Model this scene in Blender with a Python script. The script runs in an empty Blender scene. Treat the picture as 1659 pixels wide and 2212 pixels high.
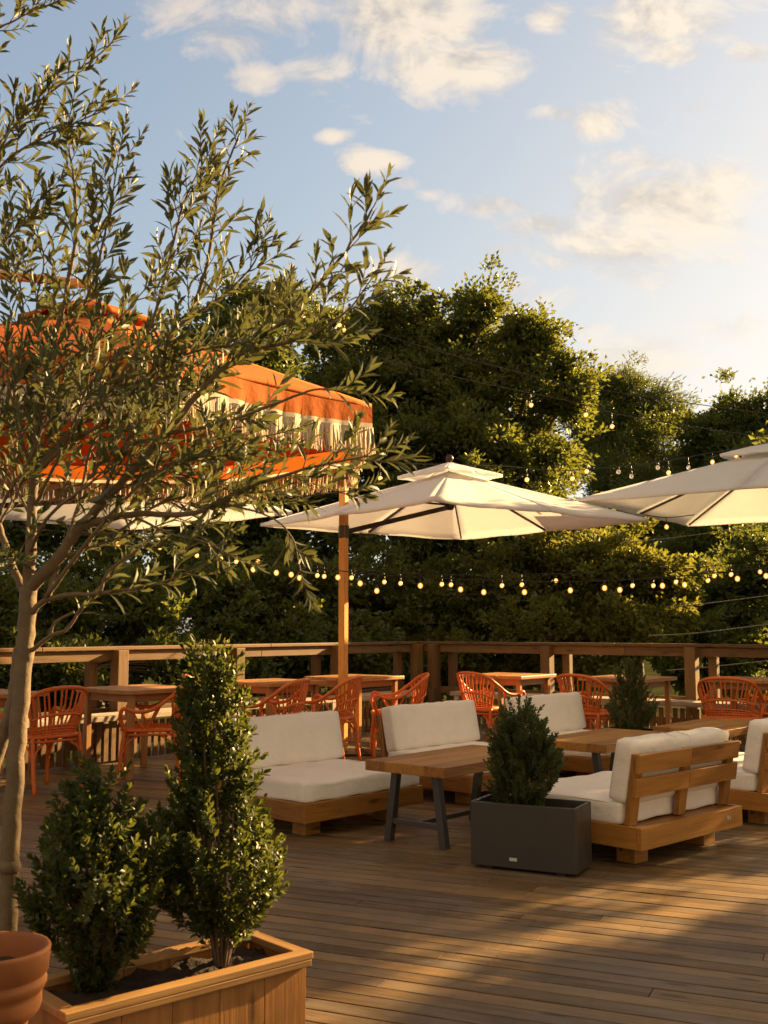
import bpy, bmesh, math, random
import numpy as np
from mathutils import Vector, Matrix
rng = random.Random(7); nr = np.random.default_rng(7)
SC = bpy.context.scene; COL = SC.collection
R = math.radians; PI = math.pi

# ------------------------------------------------------------------ survey
F_, HY, H = 2300.0, 1355.0, 1.28          # focal length and horizon row of the survey image (1659 px wide), eye height
PITCH = math.atan((HY - 1106) / F_)
def at(x, y, Y):
    """point at ground distance Y seen at survey pixel (x, y)"""
    xc = (x - 829.5) / F_; yc = (1106 - y) / F_
    dy = math.cos(PITCH) - yc * math.sin(PITCH); dz = math.sin(PITCH) + yc * math.cos(PITCH)
    t = Y / dy
    return Vector((xc * t, Y, H + dz * t))

# ------------------------------------------------------------------ helpers
def tag(o, label=None, cat=None, group=None, kind=None):
    if label: o['label'] = label
    if cat: o['category'] = cat
    if group: o['group'] = group
    if kind: o['kind'] = kind
    return o
def empty(name, loc=(0, 0, 0), rz=0.0):
    o = bpy.data.objects.new(name, None); COL.objects.link(o)
    o.location = loc; o.rotation_euler = (0, 0, rz); o.empty_display_size = .1
    return o
def kids(o):
    return [c for c in ALL if c.parent is o]
ALL = []
def copy_tree(o, parent=None):
    c = o.copy(); COL.objects.link(c); c.parent = parent; ALL.append(c)
    for ch in [k for k in ALL if k.parent == o]: copy_tree(ch, c)
    return c

class MB:
    """collects shapes into one mesh; every vertex keeps a grain coordinate and a random value"""
    def __init__(s): s.v = []; s.f = []; s.g = []; s.r = []; s.sm = []
    def add(s, verts, faces, grain, rnd=None, smooth=False):
        b = len(s.v); r = rng.random() if rnd is None else rnd
        s.v += [tuple(p) for p in verts]; s.g += [tuple(p) for p in grain]; s.r += [r] * len(verts)
        s.f += [tuple(b + i for i in f) for f in faces]; s.sm += [smooth] * len(faces)
    def box(s, c, size, M=None, rnd=None):
        """box centred at c with edges along the columns of M"""
        hx, hy, hz = size[0] / 2, size[1] / 2, size[2] / 2
        order = sorted(range(3), key=lambda i: -size[i]); off = (rng.random() * 20, rng.random() * 20, rng.random() * 20)
        vs, gs = [], []
        for sx in (-1, 1):
            for sy in (-1, 1):
                for sz in (-1, 1):
                    p = Vector((sx * hx, sy * hy, sz * hz))
                    gs.append((p[order[0]] + off[0], p[order[1]] + off[1], p[order[2]] + off[2]))
                    if M is not None: p = M @ p
                    vs.append(p + Vector(c))
        s.add(vs, [(0, 1, 3, 2), (4, 6, 7, 5), (0, 4, 5, 1), (2, 3, 7, 6), (0, 2, 6, 4), (1, 5, 7, 3)], gs, rnd)
    def bar(s, a, b, w, h, up=(0, 0, 1), rnd=None):
        a = Vector(a); b = Vector(b); z = (b - a); L = z.length; z.normalize()
        u = Vector(up); x = u.cross(z)
        if x.length < 1e-4: x = Vector((1, 0, 0))
        x.normalize(); y = z.cross(x)
        M = Matrix((x, y, z)).transposed()
        s.box((a + b) / 2, (w, h, L), M, rnd)
    def tube(s, pts, rad, n=8, cap=True, rnd=None):
        pts = [Vector(p) for p in pts]; m = len(pts)
        if not hasattr(rad, '__len__'): rad = [rad] * m
        t0 = (pts[1] - pts[0]).normalized()
        ref = Vector((0, 0, 1)) if abs(t0.z) < .9 else Vector((1, 0, 0))
        x = ref.cross(t0).normalized(); vs, gs, fs = [], [], []; L = 0; o = rng.random() * 9
        for i in range(m):
            t = (pts[min(i + 1, m - 1)] - pts[max(i - 1, 0)]).normalized()
            x = (x - t * x.dot(t)).normalized(); y = t.cross(x)
            if i: L += (pts[i] - pts[i - 1]).length
            for k in range(n):
                a = 2 * PI * k / n
                vs.append(pts[i] + (x * math.cos(a) + y * math.sin(a)) * rad[i]); gs.append((L + o, rad[i] * math.cos(a), rad[i] * math.sin(a)))
        for i in range(m - 1):
            for k in range(n):
                fs.append((i * n + k, i * n + (k + 1) % n, (i + 1) * n + (k + 1) % n, (i + 1) * n + k))
        if cap: fs.append(tuple(range(n - 1, -1, -1))); fs.append(tuple((m - 1) * n + k for k in range(n)))
        s.add(vs, fs, gs, rnd, True)
    def lathe(s, prof, n=40, c=(0, 0, 0), rnd=None):
        vs, gs, fs = [], [], []
        for i, (r, z) in enumerate(prof):
            for k in range(n):
                a = 2 * PI * k / n
                vs.append((c[0] + r * math.cos(a), c[1] + r * math.sin(a), c[2] + z)); gs.append((z + r, r * math.cos(a), r * math.sin(a)))
        for i in range(len(prof) - 1):
            for k in range(n):
                fs.append((i * n + k, i * n + (k + 1) % n, (i + 1) * n + (k + 1) % n, (i + 1) * n + k))
        s.add(vs, fs, gs, rnd, True)
    def grid(s, P, closed=False, rnd=None, smooth=True):
        """P[i][j] points"""
        m, n = len(P), len(P[0]); vs = [p for row in P for p in row]
        fs = [(i * n + j, i * n + j + 1, (i + 1) * n + j + 1, (i + 1) * n + j) for i in range(m - 1) for j in range(n - 1)]
        s.add(vs, fs, [tuple(v) for v in vs], rnd, smooth)
    def build(s, name, mat, parent=None, origin=None, bevel=0, solid=0):
        me = bpy.data.meshes.new(name)
        V = np.array(s.v, dtype=np.float64)
        if origin is not None: V = V - np.array(origin)
        me.from_pydata(V.tolist(), [], s.f)
        a = me.attributes.new('gco', 'FLOAT_VECTOR', 'POINT'); a.data.foreach_set('vector', np.array(s.g, dtype=np.float32).ravel())
        a = me.attributes.new('rnd', 'FLOAT', 'POINT'); a.data.foreach_set('value', np.array(s.r, dtype=np.float32))
        me.polygons.foreach_set('use_smooth', s.sm)
        me.materials.append(mat); me.update()
        o = bpy.data.objects.new(name, me); COL.objects.link(o); o.parent = parent; ALL.append(o)
        if origin is not None and parent is None: o.location = origin
        if solid:
            md = o.modifiers.new('thick', 'SOLIDIFY'); md.thickness = solid; md.offset = -1
        if bevel:
            md = o.modifiers.new('edge', 'BEVEL'); md.width = bevel; md.segments = 2; md.limit_method = 'ANGLE'; md.angle_limit = R(50)
            md.harden_normals = False
        return o

def leaf_mesh(name, P, D, U, L, W, mat, parent, detail=2, curl=.12, origin=None):
    """n leaves: base P, direction D, upper normal U, lengths L, widths W -> one mesh"""
    P = np.asarray(P, float); D = np.asarray(D, float); U = np.asarray(U, float); n = len(P)
    L = np.broadcast_to(np.asarray(L, float), (n,))[:, None]; W = np.broadcast_to(np.asarray(W, float), (n,))[:, None]
    if origin is not None: P = P - np.array(origin)
    D = D / np.linalg.norm(D, axis=1, keepdims=True)
    S = np.cross(D, U); S /= np.linalg.norm(S, axis=1, keepdims=True) + 1e-9
    U = np.cross(S, D)
    if detail == 2:      # folded leaf, 8 verts
        pts = [P, P + D * L * .33 - U * L * curl * .1, P + D * L * .68 - U * L * curl * .45, P + D * L - U * L * curl]
        f = W * .22
        l1 = pts[1] + S * W * .42 + U * f; r1 = pts[1] - S * W * .42 + U * f
        l2 = pts[2] + S * W * .46 + U * f; r2 = pts[2] - S * W * .46 + U * f
        V = np.stack([pts[0], pts[1], pts[2], pts[3], l1, r1, l2, r2], 1).reshape(-1, 3)
        F = np.array([[0, 4, 1, 1], [1, 4, 6, 2], [2, 6, 3, 3], [0, 1, 5, 5], [1, 2, 7, 5], [2, 3, 7, 7]])
        tri = [0, 2, 3, 5]; k = 8
        quads = F[[1, 4]]; tris = F[[0, 2, 3, 5]][:, :3]
        base = np.arange(n)[:, None, None] * k
        T = (tris[None] + base).reshape(-1, 3); Q = (quads[None] + base).reshape(-1, 4)
        loops = np.concatenate([T.ravel(), Q.ravel()])
        starts = np.concatenate([np.arange(len(T)) * 3, len(T) * 3 + np.arange(len(Q)) * 4])
        per = 8
    else:                # folded rhombus, 4 verts, 2 tris
        m = P + D * L * .5
        V = np.stack([P, m + S * W * .5 + U * W * .25, P + D * L - U * L * curl, m - S * W * .5 + U * W * .25], 1).reshape(-1, 3)
        base = np.arange(n)[:, None, None] * 4
        T = (np.array([[0, 1, 2], [0, 2, 3]])[None] + base).reshape(-1, 3)
        loops = T.ravel(); starts = np.arange(len(T)) * 3; per = 4
    me = bpy.data.meshes.new(name)
    me.vertices.add(len(V)); me.vertices.foreach_set('co', V.astype(np.float32).ravel())
    me.loops.add(len(loops)); me.loops.foreach_set('vertex_index', loops.astype(np.int32))
    me.polygons.add(len(starts)); me.polygons.foreach_set('loop_start', starts.astype(np.int32))
    me.update(calc_edges=True); me.validate()
    rv = np.repeat(nr.random(n), per).astype(np.float32)
    a = me.attributes.new('rnd', 'FLOAT', 'POINT'); a.data.foreach_set('value', rv)
    me.polygons.foreach_set('use_smooth', [detail == 2] * len(me.polygons))
    me.materials.append(mat)
    o = bpy.data.objects.new(name, me); COL.objects.link(o); o.parent = parent; ALL.append(o)
    return o

# ------------------------------------------------------------------ materials
def S2L(r, g, b): return tuple(((c / 255 / 12.92) if c / 255 <= .04045 else ((c / 255 + .055) / 1.055) ** 2.4) for c in (r, g, b)) + (1,)
class NT:
    def __init__(s, tree): s.t = tree; s.n = tree.nodes; s.l = tree.links
    def new(s, typ, **kw):
        n = s.n.new(typ)
        for k, v in kw.items():
            if k in n.inputs.keys() if isinstance(k, str) else False: s.put(n.inputs[k], v)
            else: setattr(n, k, v)
        return n
    def put(s, sock, v):
        if isinstance(v, bpy.types.NodeSocket): s.l.new(v, sock)
        else: sock.default_value = v
    def math(s, op, a, b=None, c=None, clamp=False):
        n = s.n.new('ShaderNodeMath'); n.operation = op; n.use_clamp = clamp
        s.put(n.inputs[0], a)
        if b is not None: s.put(n.inputs[1], b)
        if c is not None: s.put(n.inputs[2], c)
        return n.outputs[0]
    def mix(s, f, a, b, typ='MIX'):
        n = s.n.new('ShaderNodeMix'); n.data_type = 'RGBA'; n.blend_type = typ
        s.put(n.inputs[0], f); s.put(n.inputs[6], a); s.put(n.inputs[7], b)
        return n.outputs[2]
    def ramp(s, f, stops):
        n = s.n.new('ShaderNodeValToRGB'); cr = n.color_ramp
        while len(cr.elements) < len(stops): cr.elements.new(.5)
        for e, (p, c) in zip(cr.elements, stops): e.position = p; e.color = c if len(c) == 4 else tuple(c) + (1,)
        s.put(n.inputs[0], f); return n.outputs[0]
    def noise(s, vec, scale, detail=4, rough=.55, dist=0):
        n = s.n.new('ShaderNodeTexNoise'); s.put(n.inputs['Vector'], vec); n.inputs['Scale'].default_value = scale
        n.inputs['Detail'].default_value = detail; n.inputs['Roughness'].default_value = rough; n.inputs['Distortion'].default_value = dist
        return n.outputs[0]
    def mapping(s, vec, scale=(1, 1, 1), loc=(0, 0, 0)):
        n = s.n.new('ShaderNodeMapping'); s.put(n.inputs[0], vec); n.inputs['Scale'].default_value = scale; n.inputs['Location'].default_value = loc
        return n.outputs[0]
    def attr(s, name, out):
        n = s.n.new('ShaderNodeAttribute'); n.attribute_name = name; return n.outputs[out]
def new_mat(name):
    m = bpy.data.materials.new(name); m.use_nodes = True; t = NT(m.node_tree)
    p = t.n['Principled BSDF']; return m, t, p
def bump(t, p, h, strength, dist=.01):
    b = t.n.new('ShaderNodeBump'); b.inputs['Strength'].default_value = strength; b.inputs['Distance'].default_value = dist
    t.put(b.inputs['Height'], h); t.l.new(b.outputs[0], p.inputs['Normal'])

def wood_mat(name, dark, light, rough=.55, vary=.5, grain=1.0, knots=True, grey=None, bstr=.25, spec=.4):
    m, t, p = new_mat(name)
    g = t.attr('gco', 'Vector'); r = t.attr('rnd', 'Fac')
    n1 = t.noise(t.mapping(g, (1.2 * grain, 14 * grain, 14 * grain)), 3.0, 5, .6, .6)
    n2 = t.noise(t.mapping(g, (3 * grain, 70 * grain, 70 * grain)), 3.0, 3, .6)
    f = t.math('ADD', t.math('MULTIPLY', n1, .7), t.math('MULTIPLY', n2, .35))
    f = t.math('ADD', f, t.math('MULTIPLY', t.math('SUBTRACT', r, .5), vary * .5))
    c = t.ramp(f, [(.28, dark), (.5, tuple((a + b) / 2 for a, b in zip(dark, light))), (.75, light)])
    if grey:
        gf = t.ramp(t.noise(t.mapping(g, (.7, 3, 3)), 2.2, 4, .6), [(.42, (0, 0, 0)), (.68, (1, 1, 1))])
        c = t.mix(t.math('MULTIPLY', gf, .75), c, grey)
    if grey:
        tc_ = t.n.new('ShaderNodeTexCoord'); st_ = t.noise(tc_.outputs['Object'], 1.1, 6, .65)
        c = t.mix(t.ramp(st_, [(.3, (.5, .5, .5)), (.55, (0, 0, 0))]), c, tuple(x * .55 for x in dark[:3]) + (1,))
    if knots:
        v = t.n.new('ShaderNodeTexVoronoi'); t.put(v.inputs['Vector'], t.mapping(g, (2.2, 9, 9))); v.inputs['Scale'].default_value = 1.0
        k = t.ramp(v.outputs['Distance'], [(.0, (1, 1, 1)), (.07, (1, 1, 1)), (.16, (0, 0, 0))])
        c = t.mix(t.math('MULTIPLY', k, .75), c, tuple(x * .35 for x in dark[:3]) + (1,))
    t.put(p.inputs['Base Color'], c)
    t.put(p.inputs['Roughness'], t.math('ADD', t.math('MULTIPLY', n2, .25), rough - .12))
    bump(t, p, n2, bstr, .004)
    p.inputs['Specular IOR Level'].default_value = spec
    return m
def plain_mat(name, col, rough=.5, metal=0, noise_amt=.25, nscale=8, bstr=0, spec=.5):
    m, t, p = new_mat(name)
    tc = t.n.new('ShaderNodeTexCoord')
    n = t.noise(tc.outputs['Object'], nscale, 5, .6)
    c = t.mix(t.math('MULTIPLY', n, noise_amt), col, tuple(x * .45 for x in col[:3]) + (1,))
    t.put(p.inputs['Base Color'], c); t.put(p.inputs['Roughness'], t.math('ADD', t.math('MULTIPLY', n, .2), rough - .1))
    p.inputs['Metallic'].default_value = metal; p.inputs['Specular IOR Level'].default_value = spec
    if bstr: bump(t, p, n, bstr, .01)
    return m
def leaf_mat(name, stops, trans, tfac=.4, rough=.45, under=None, clump=None, spec=.5):
    m, t, p = new_mat(name)
    r = t.attr('rnd', 'Fac'); f = r
    if clump:
        geo = t.n.new('ShaderNodeNewGeometry')
        f = t.math('ADD', t.math('MULTIPLY', r, .5), t.math('MULTIPLY', t.noise(geo.outputs['Position'], clump, 3), .5))
    c = t.ramp(f, stops)
    if under:
        geo = t.n.new('ShaderNodeNewGeometry'); c = t.mix(geo.outputs['Backfacing'], c, under)
    t.put(p.inputs['Base Color'], c); p.inputs['Roughness'].default_value = rough; p.inputs['Specular IOR Level'].default_value = spec
    tr = t.n.new('ShaderNodeBsdfTranslucent'); t.put(tr.inputs[0], t.mix(t.math('MULTIPLY', r, .6), trans, tuple(x * .6 for x in trans[:3]) + (1,)))
    mx = t.n.new('ShaderNodeMixShader'); mx.inputs[0].default_value = tfac
    t.l.new(p.outputs[0], mx.inputs[1]); t.l.new(tr.outputs[0], mx.inputs[2])
    t.l.new(mx.outputs[0], t.n['Material Output'].inputs[0])
    return m
def cloth_mat(name, col, trans=0, weave=220, wrinkle=.2, rough=.85, dirt=.12, wscale=5, sheen=.15):
    m, t, p = new_mat(name)
    tc = t.n.new('ShaderNodeTexCoord'); o = tc.outputs['Object']
    big = t.noise(o, wscale, 4, .6); fine = t.noise(o, weave, 2, .5)
    c = t.mix(t.math('MULTIPLY', t.ramp(big, [(.4, (0, 0, 0)), (.75, (1, 1, 1))]), dirt), col, tuple(x * .6 for x in col[:3]) + (1,))
    t.put(p.inputs['Base Color'], c); p.inputs['Roughness'].default_value = rough; p.inputs['Specular IOR Level'].default_value = .2
    p.inputs['Sheen Weight'].default_value = sheen
    h = t.math('ADD', t.math('MULTIPLY', big, 1.0), t.math('MULTIPLY', fine, .06))
    bump(t, p, h, wrinkle, .03)
    if trans:
        tr = t.n.new('ShaderNodeBsdfTranslucent'); t.put(tr.inputs[0], c)
        mx = t.n.new('ShaderNodeMixShader'); mx.inputs[0].default_value = trans
        t.l.new(p.outputs[0], mx.inputs[1]); t.l.new(tr.outputs[0], mx.inputs[2]); t.l.new(mx.outputs[0], t.n['Material Output'].inputs[0])
    return m

M = {}
M['deck'] = wood_mat('deck boards', (.052, .031, .013, 1), (.285, .172, .066, 1), .48, .6, 1.0, True, (.20, .16, .115, 1), .5, .3)
M['teak'] = wood_mat('honey wood', (.19, .072, .012, 1), (.46, .215, .042, 1), .42, .5, .8)
M['rail'] = wood_mat('rail wood', (.07, .035, .011, 1), (.21, .112, .035, 1), .6, .5, .7)
M['bench'] = wood_mat('weathered wood', (.28, .22, .16, 1), (.52, .44, .34, 1), .7, .4, .7)
M['planter'] = wood_mat('planter wood', (.15, .062, .016, 1), (.38, .17, .045, 1), .5, .5, .6)
M['rim'] = wood_mat('planter rim wood', (.2, .1, .03, 1), (.42, .24, .085, 1), .5, .4, .6)
M['mast'] = wood_mat('mast wood', (.58, .24, .04, 1), (.82, .42, .09, 1), .4, .2, .8, False)
M['cafe'] = wood_mat('cafe table wood', (.28, .115, .038, 1), (.5, .26, .09, 1), .4, .5, .7)
M['rattan'] = plain_mat('orange rattan', (.74, .16, .018, 1), .4, 0, .35, 30, .1)
M['grey_steel'] = plain_mat('grey steel', (.10, .095, .09, 1), .45, .6, .3)
M['dark_steel'] = plain_mat('dark bronze metal', (.05, .03, .022, 1), .4, .5, .2)
M['box'] = plain_mat('charcoal fibre cement', (.05, .043, .035, 1), .42, 0, .75, 4, .06)
M['plate'] = plain_mat('pale plate', (.6, .58, .55, 1), .4, .3, .1)
M['terracotta'] = plain_mat('terracotta', (.30, .098, .022, 1), .7, 0, .6, 9, .15)
M['soil'] = plain_mat('soil', (.045, .028, .018, 1), .95, 0, .8, 40, 1.0)
M['bark'] = plain_mat('olive bark', (.18, .125, .068, 1), .85, 0, .7, 30, .7)
M['darkbark'] = plain_mat('tree bark', (.10, .065, .04, 1), .9, 0, .5, 10, .6)
M['stem'] = plain_mat('shrub stem', (.13, .08, .045, 1), .8, 0, .4, 40, .2)
M['cushion'] = cloth_mat('cream cushion cloth', (.88, .82, .72, 1), 0, 240, .55, dirt=.2, wscale=6)
M['canvas'] = cloth_mat('off white canvas', (.92, .91, .90, 1), .48, 200, .12, dirt=.08)
M['orange'] = cloth_mat('orange canvas', (.64, .16, .02, 1), .24, 200, .3, dirt=.15, wscale=7, sheen=0)
M['fringe'] = cloth_mat('cream fringe', (.8, .68, .5, 1), .3, 200, .1)
M['cable'] = plain_mat('black cable', (.02, .018, .015, 1), .5)
M['wire'] = plain_mat('grey wire', (.25, .24, .22, 1), .4, .6)
def emit(name, col, s):
    m, t, p = new_mat(name); p.inputs['Base Color'].default_value = col
    p.inputs['Emission Color'].default_value = col; p.inputs['Emission Strength'].default_value = s; return m
M['bulb'] = emit('lit bulb', (1, .52, .13, 1), 9)
m = bpy.data.materials['lit bulb']; t = NT(m.node_tree); p = t.n['Principled BSDF']; lw = t.n.new('ShaderNodeLayerWeight'); lw.inputs[0].default_value = .35
t.put(p.inputs['Emission Color'], t.ramp(lw.outputs['Facing'], [(0, (1, .66, .24)), (.16, (1, .43, .075)), (1, (1, .28, .02))]))
t.put(p.inputs['Emission Strength'], t.math('MULTIPLY', t.ramp(lw.outputs['Facing'], [(0, (1, 1, 1)), (.16, (.4, .4, .4)), (1, (.3, .3, .3))]), .8))
m, t, p = new_mat('clear bulb glass'); p.inputs['Transmission Weight'].default_value = .7; p.inputs['Roughness'].default_value = .05; p.inputs['Base Color'].default_value = (.9, .85, .75, 1); M['glass'] = m
M['olive'] = leaf_mat('olive leaf', [(0, (.03, .040, .014)), (.55, (.058, .070, .028)), (1, (.12, .125, .06))], (.22, .225, .055, 1), .24, .5, (.15, .16, .10, 1), None, .3)
M['box_leaf'] = leaf_mat('glossy shrub leaf', [(0, (.013, .026, .007)), (.6, (.028, .05, .012)), (1, (.062, .08, .018))], (.27, .30, .04, 1), .26, .42, None, None, .3)
M['yew'] = leaf_mat('conifer leaf', [(0, (.018, .036, .012)), (.7, (.04, .068, .02)), (1, (.09, .11, .03))], (.28, .32, .05, 1), .32, .5)
M['tree_a'] = leaf_mat('tree leaf', [(.15, (.03, .05, .015)), (.55, (.062, .09, .024)), (.9, (.105, .128, .032))], (.30, .32, .04, 1), .38, .42, None, .8)
M['tree_b'] = leaf_mat('dark tree leaf', [(.15, (.028, .05, .017)), (.55, (.056, .088, .027)), (.9, (.098, .125, .036))], (.27, .30, .04, 1), .37, .45, None, .8)
M['tree_c'] = leaf_mat('golden hedge leaf', [(.15, (.04, .058, .013)), (.55, (.09, .105, .022)), (.9, (.115, .115, .024))], (.34, .33, .04, 1), .4, .42, None, 1.1)
m, t, p = new_mat('ground earth'); tc = t.n.new('ShaderNodeTexCoord')
n = t.noise(tc.outputs['Object'], .6, 6, .65)
t.put(p.inputs['Base Color'], t.ramp(n, [(.35, (.02, .03, .01)), (.6, (.05, .05, .022)), (.8, (.09, .075, .04))])); p.inputs['Roughness'].default_value = 1; p.inputs['Specular IOR Level'].default_value = 0; M['ground'] = m

# ------------------------------------------------------------------ camera, sun, sky
cam = bpy.data.cameras.new('camera'); co = bpy.data.objects.new('camera', cam); COL.objects.link(co); SC.camera = co
co.location = (0, 0, H); co.rotation_euler = (PI / 2 + PITCH, 0, 0)
cam.sensor_fit = 'VERTICAL'; cam.sensor_height = 36; cam.lens = 36 * F_ / 2212; cam.clip_end = 2000
cam.dof.use_dof = True; cam.dof.focus_distance = 6.5; cam.dof.aperture_fstop = 7
AZ, EL = R(53), R(19)
SUN = Vector((math.sin(AZ) * math.cos(EL), math.cos(AZ) * math.cos(EL), math.sin(EL)))
sl = bpy.data.lights.new('sun', 'SUN'); so = bpy.data.objects.new('sun', sl); COL.objects.link(so)
sl.energy = 5.0; sl.angle = R(.6); sl.color = (1, .65, .28)
so.rotation_euler = SUN.to_track_quat('Z', 'Y').to_euler(); so.location = (12, 8, 9)
SC.view_settings.view_transform = 'Standard'; SC.view_settings.look = 'None'; SC.view_settings.exposure = 2.15
SC.cycles.max_bounces = 8; SC.cycles.transparent_max_bounces = 8

W = bpy.data.worlds.new('World'); SC.world = W; W.use_nodes = True; t = NT(W.node_tree)
bg = t.n['Background']; sky = t.n.new('ShaderNodeTexSky'); sky.sky_type = 'NISHITA'; sky.sun_disc = False
sky.sun_elevation = EL; sky.sun_rotation = AZ; sky.altitude = 50; sky.air_density = 1.0; sky.dust_density = 2.2; sky.ozone_density = 1.2
tc = t.n.new('ShaderNodeTexCoord'); sx = t.n.new('ShaderNodeSeparateXYZ'); t.l.new(tc.outputs['Generated'], sx.inputs[0])
dx, dy, dz = sx.outputs
yy = t.math('MAXIMUM', dy, .02)
u = t.math('DIVIDE', dx, yy); v = t.math('DIVIDE', dz, yy)
front = t.math('GREATER_THAN', dy, .05)
# a list of clouds: bearing and height of each on the sky, size, thickness
def cloud(cx, cy, rx, ry, amp):
    d = at(cx, cy, 1.0); return d.x, d.z - H, rx / F_ , ry / F_ * 1.05, amp
CL = [(560, 40, 260, 100, .75), (900, 40, 260, 120, 1.0), (1000, 140, 210, 95, .95), (700, 150, 130, 70, .7), (560, 180, 85, 55, .75),
      (1440, 40, 190, 90, .9), (1450, 110, 90, 45, .8), (1185, 40, 70, 55, .8), (1610, 115, 60, 32, .7), (800, 350, 85, 36, .85), (715, 295, 48, 18, .7),
      (875, 395, 50, 20, .6), (1290, 265, 70, 45, .8), (1200, 245, 80, 30, .65), (1060, 445, 120, 40, .85), (1170, 490, 130, 45, .85), (1400, 350, 95, 36, .7),
      (1450, 440, 260, 95, .9), (1350, 530, 280, 80, .9), (1570, 400, 110, 70, .85), (1150, 640, 170, 70, .7), (1340, 780, 170, 70, .85), (870, 590, 130, 45, .65), (420, 110, 90, 40, .4),
      (930, 420, 50, 20, .5), (1600, 700, 90, 50, .5), (1500, 490, 170, 50, .8), (1240, 560, 150, 40, .75), (1100, 540, 100, 28, .7), (1560, 560, 110, 40, .7), (1250, 720, 120, 40, .7), (1340, 340, 60, 22, .6), (1500, 230, 60, 24, .45)]
mask = None
for c in CL:
    x, z, rx, rz, amp = cloud(*c)
    a = t.math('MULTIPLY', t.math('SUBTRACT', u, x), 1 / rx); b = t.math('MULTIPLY', t.math('SUBTRACT', v, z), 1 / rz)
    q = t.math('ADD', t.math('MULTIPLY', a, a), t.math('MULTIPLY', b, b))
    e = t.math('MULTIPLY', t.math('POWER', 2.718, t.math('MULTIPLY', q, -1.0)), amp)
    mask = e if mask is None else t.math('MAXIMUM', mask, e)
cv = t.n.new('ShaderNodeCombineXYZ'); t.put(cv.inputs[0], u); t.put(cv.inputs[1], t.math('MULTIPLY', v, 1.5)); cv.inputs[2].default_value = 3.7
n1 = t.noise(cv.outputs[0], 11, 8, .62, .5); n2 = t.noise(cv.outputs[0], 3.2, 4, .5)
dens = t.math('ADD', mask, t.math('MULTIPLY', t.math('SUBTRACT', n1, .5), 1.9))
dens = t.math('MULTIPLY', t.ramp(dens, [(.30, (0, 0, 0)), (.52, (.4, .4, .4)), (.85, (.95, .95, .95))]), front)
# general thin cloud elsewhere round the sky
zz = t.math('ADD', t.math('ABSOLUTE', dz), .12); c2 = t.n.new('ShaderNodeCombineXYZ'); t.put(c2.inputs[0], t.math('DIVIDE', dx, zz)); t.put(c2.inputs[1], t.math('DIVIDE', dy, zz))
nb = t.ramp(t.noise(c2.outputs[0], .9, 7, .6), [(.5, (0, 0, 0)), (.72, (.8, .8, .8))])
back = t.math('SUBTRACT', 1.0, t.math('MULTIPLY', t.math('ADD', dy, .05), 4.0, clamp=True))
dens = t.math('MAXIMUM', dens, t.math('MULTIPLY', nb, back))
# cloud colour: cream where lit from the sun's side, grey pink in the thick parts
sd = t.n.new('ShaderNodeVectorMath'); sd.operation = 'DOT_PRODUCT'; t.l.new(tc.outputs['Generated'], sd.inputs[0]); sd.inputs[1].default_value = SUN
sunny = t.math('MULTIPLY', t.math('SUBTRACT', sd.outputs['Value'], .35), 2.0, clamp=True)
off = t.n.new('ShaderNodeVectorMath'); off.operation = 'ADD'; t.l.new(cv.outputs[0], off.inputs[0]); off.inputs[1].default_value = (.02, -.03, 0)
n3 = t.noise(off.outputs[0], 11, 8, .62, .5)
lit = t.ramp(t.math('ADD', t.math('MULTIPLY', t.math('SUBTRACT', n1, n3), 2.2), t.math('ADD', t.math('MULTIPLY', t.math('SUBTRACT', n2, .5), 1.0), .55)), [(.3, (0, 0, 0)), (.75, (1, 1, 1))])
K = 1.0
cdark = t.mix(sunny, (2.3, 2.2, 2.25, 1), (4.6, 3.9, 3.1, 1)); clite = t.mix(sunny, (5.6, 4.3, 3.2, 1), (8.8, 7.1, 4.9, 1))
ccol = t.mix(lit, cdark, clite)
skyc = t.mix(1.0, sky.outputs[0], (.95, .95, .95, 1), 'MULTIPLY')
skyc = t.mix(1.0, skyc, (.34, .37, .42, 1), 'ADD')                        # thin high haze
up1 = t.math('SUBTRACT', 1.0, t.math('ABSOLUTE', dz), clamp=True)
gl = t.math('MULTIPLY', t.math('SUBTRACT', sd.outputs['Value'], .42), 2.3, clamp=True)
gl = t.math('MULTIPLY', t.math('MULTIPLY', gl, gl), t.math('POWER', up1, 4.0))
skyc = t.mix(t.math('MULTIPLY', gl, .8), skyc, t.mix(1.0, skyc, (.55, .5, .42, 1), 'MULTIPLY'))
skyc = t.mix(1.0, skyc, t.mix(gl, (0, 0, 0, 1), (5.2, 4.3, 2.9, 1)), 'ADD')     # glow round the low sun
final = t.mix(t.math('MULTIPLY', dens, .92), skyc, ccol)
# cream fill over the out-of-view sky, added to warm the ambient light
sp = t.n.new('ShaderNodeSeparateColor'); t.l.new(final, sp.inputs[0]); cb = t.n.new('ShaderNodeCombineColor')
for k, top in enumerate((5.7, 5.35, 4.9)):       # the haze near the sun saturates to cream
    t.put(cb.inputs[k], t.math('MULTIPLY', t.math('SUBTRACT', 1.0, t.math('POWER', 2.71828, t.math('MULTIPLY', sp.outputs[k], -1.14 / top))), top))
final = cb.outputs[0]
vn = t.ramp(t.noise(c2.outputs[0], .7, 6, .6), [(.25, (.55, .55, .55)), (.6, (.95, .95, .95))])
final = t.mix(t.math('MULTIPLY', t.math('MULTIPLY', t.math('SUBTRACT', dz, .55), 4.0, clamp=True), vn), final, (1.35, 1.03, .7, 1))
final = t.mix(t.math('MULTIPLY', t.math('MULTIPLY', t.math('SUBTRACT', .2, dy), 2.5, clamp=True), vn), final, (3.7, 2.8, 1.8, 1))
t.put(bg.inputs['Color'], final); bg.inputs['Strength'].default_value = .05

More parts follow.
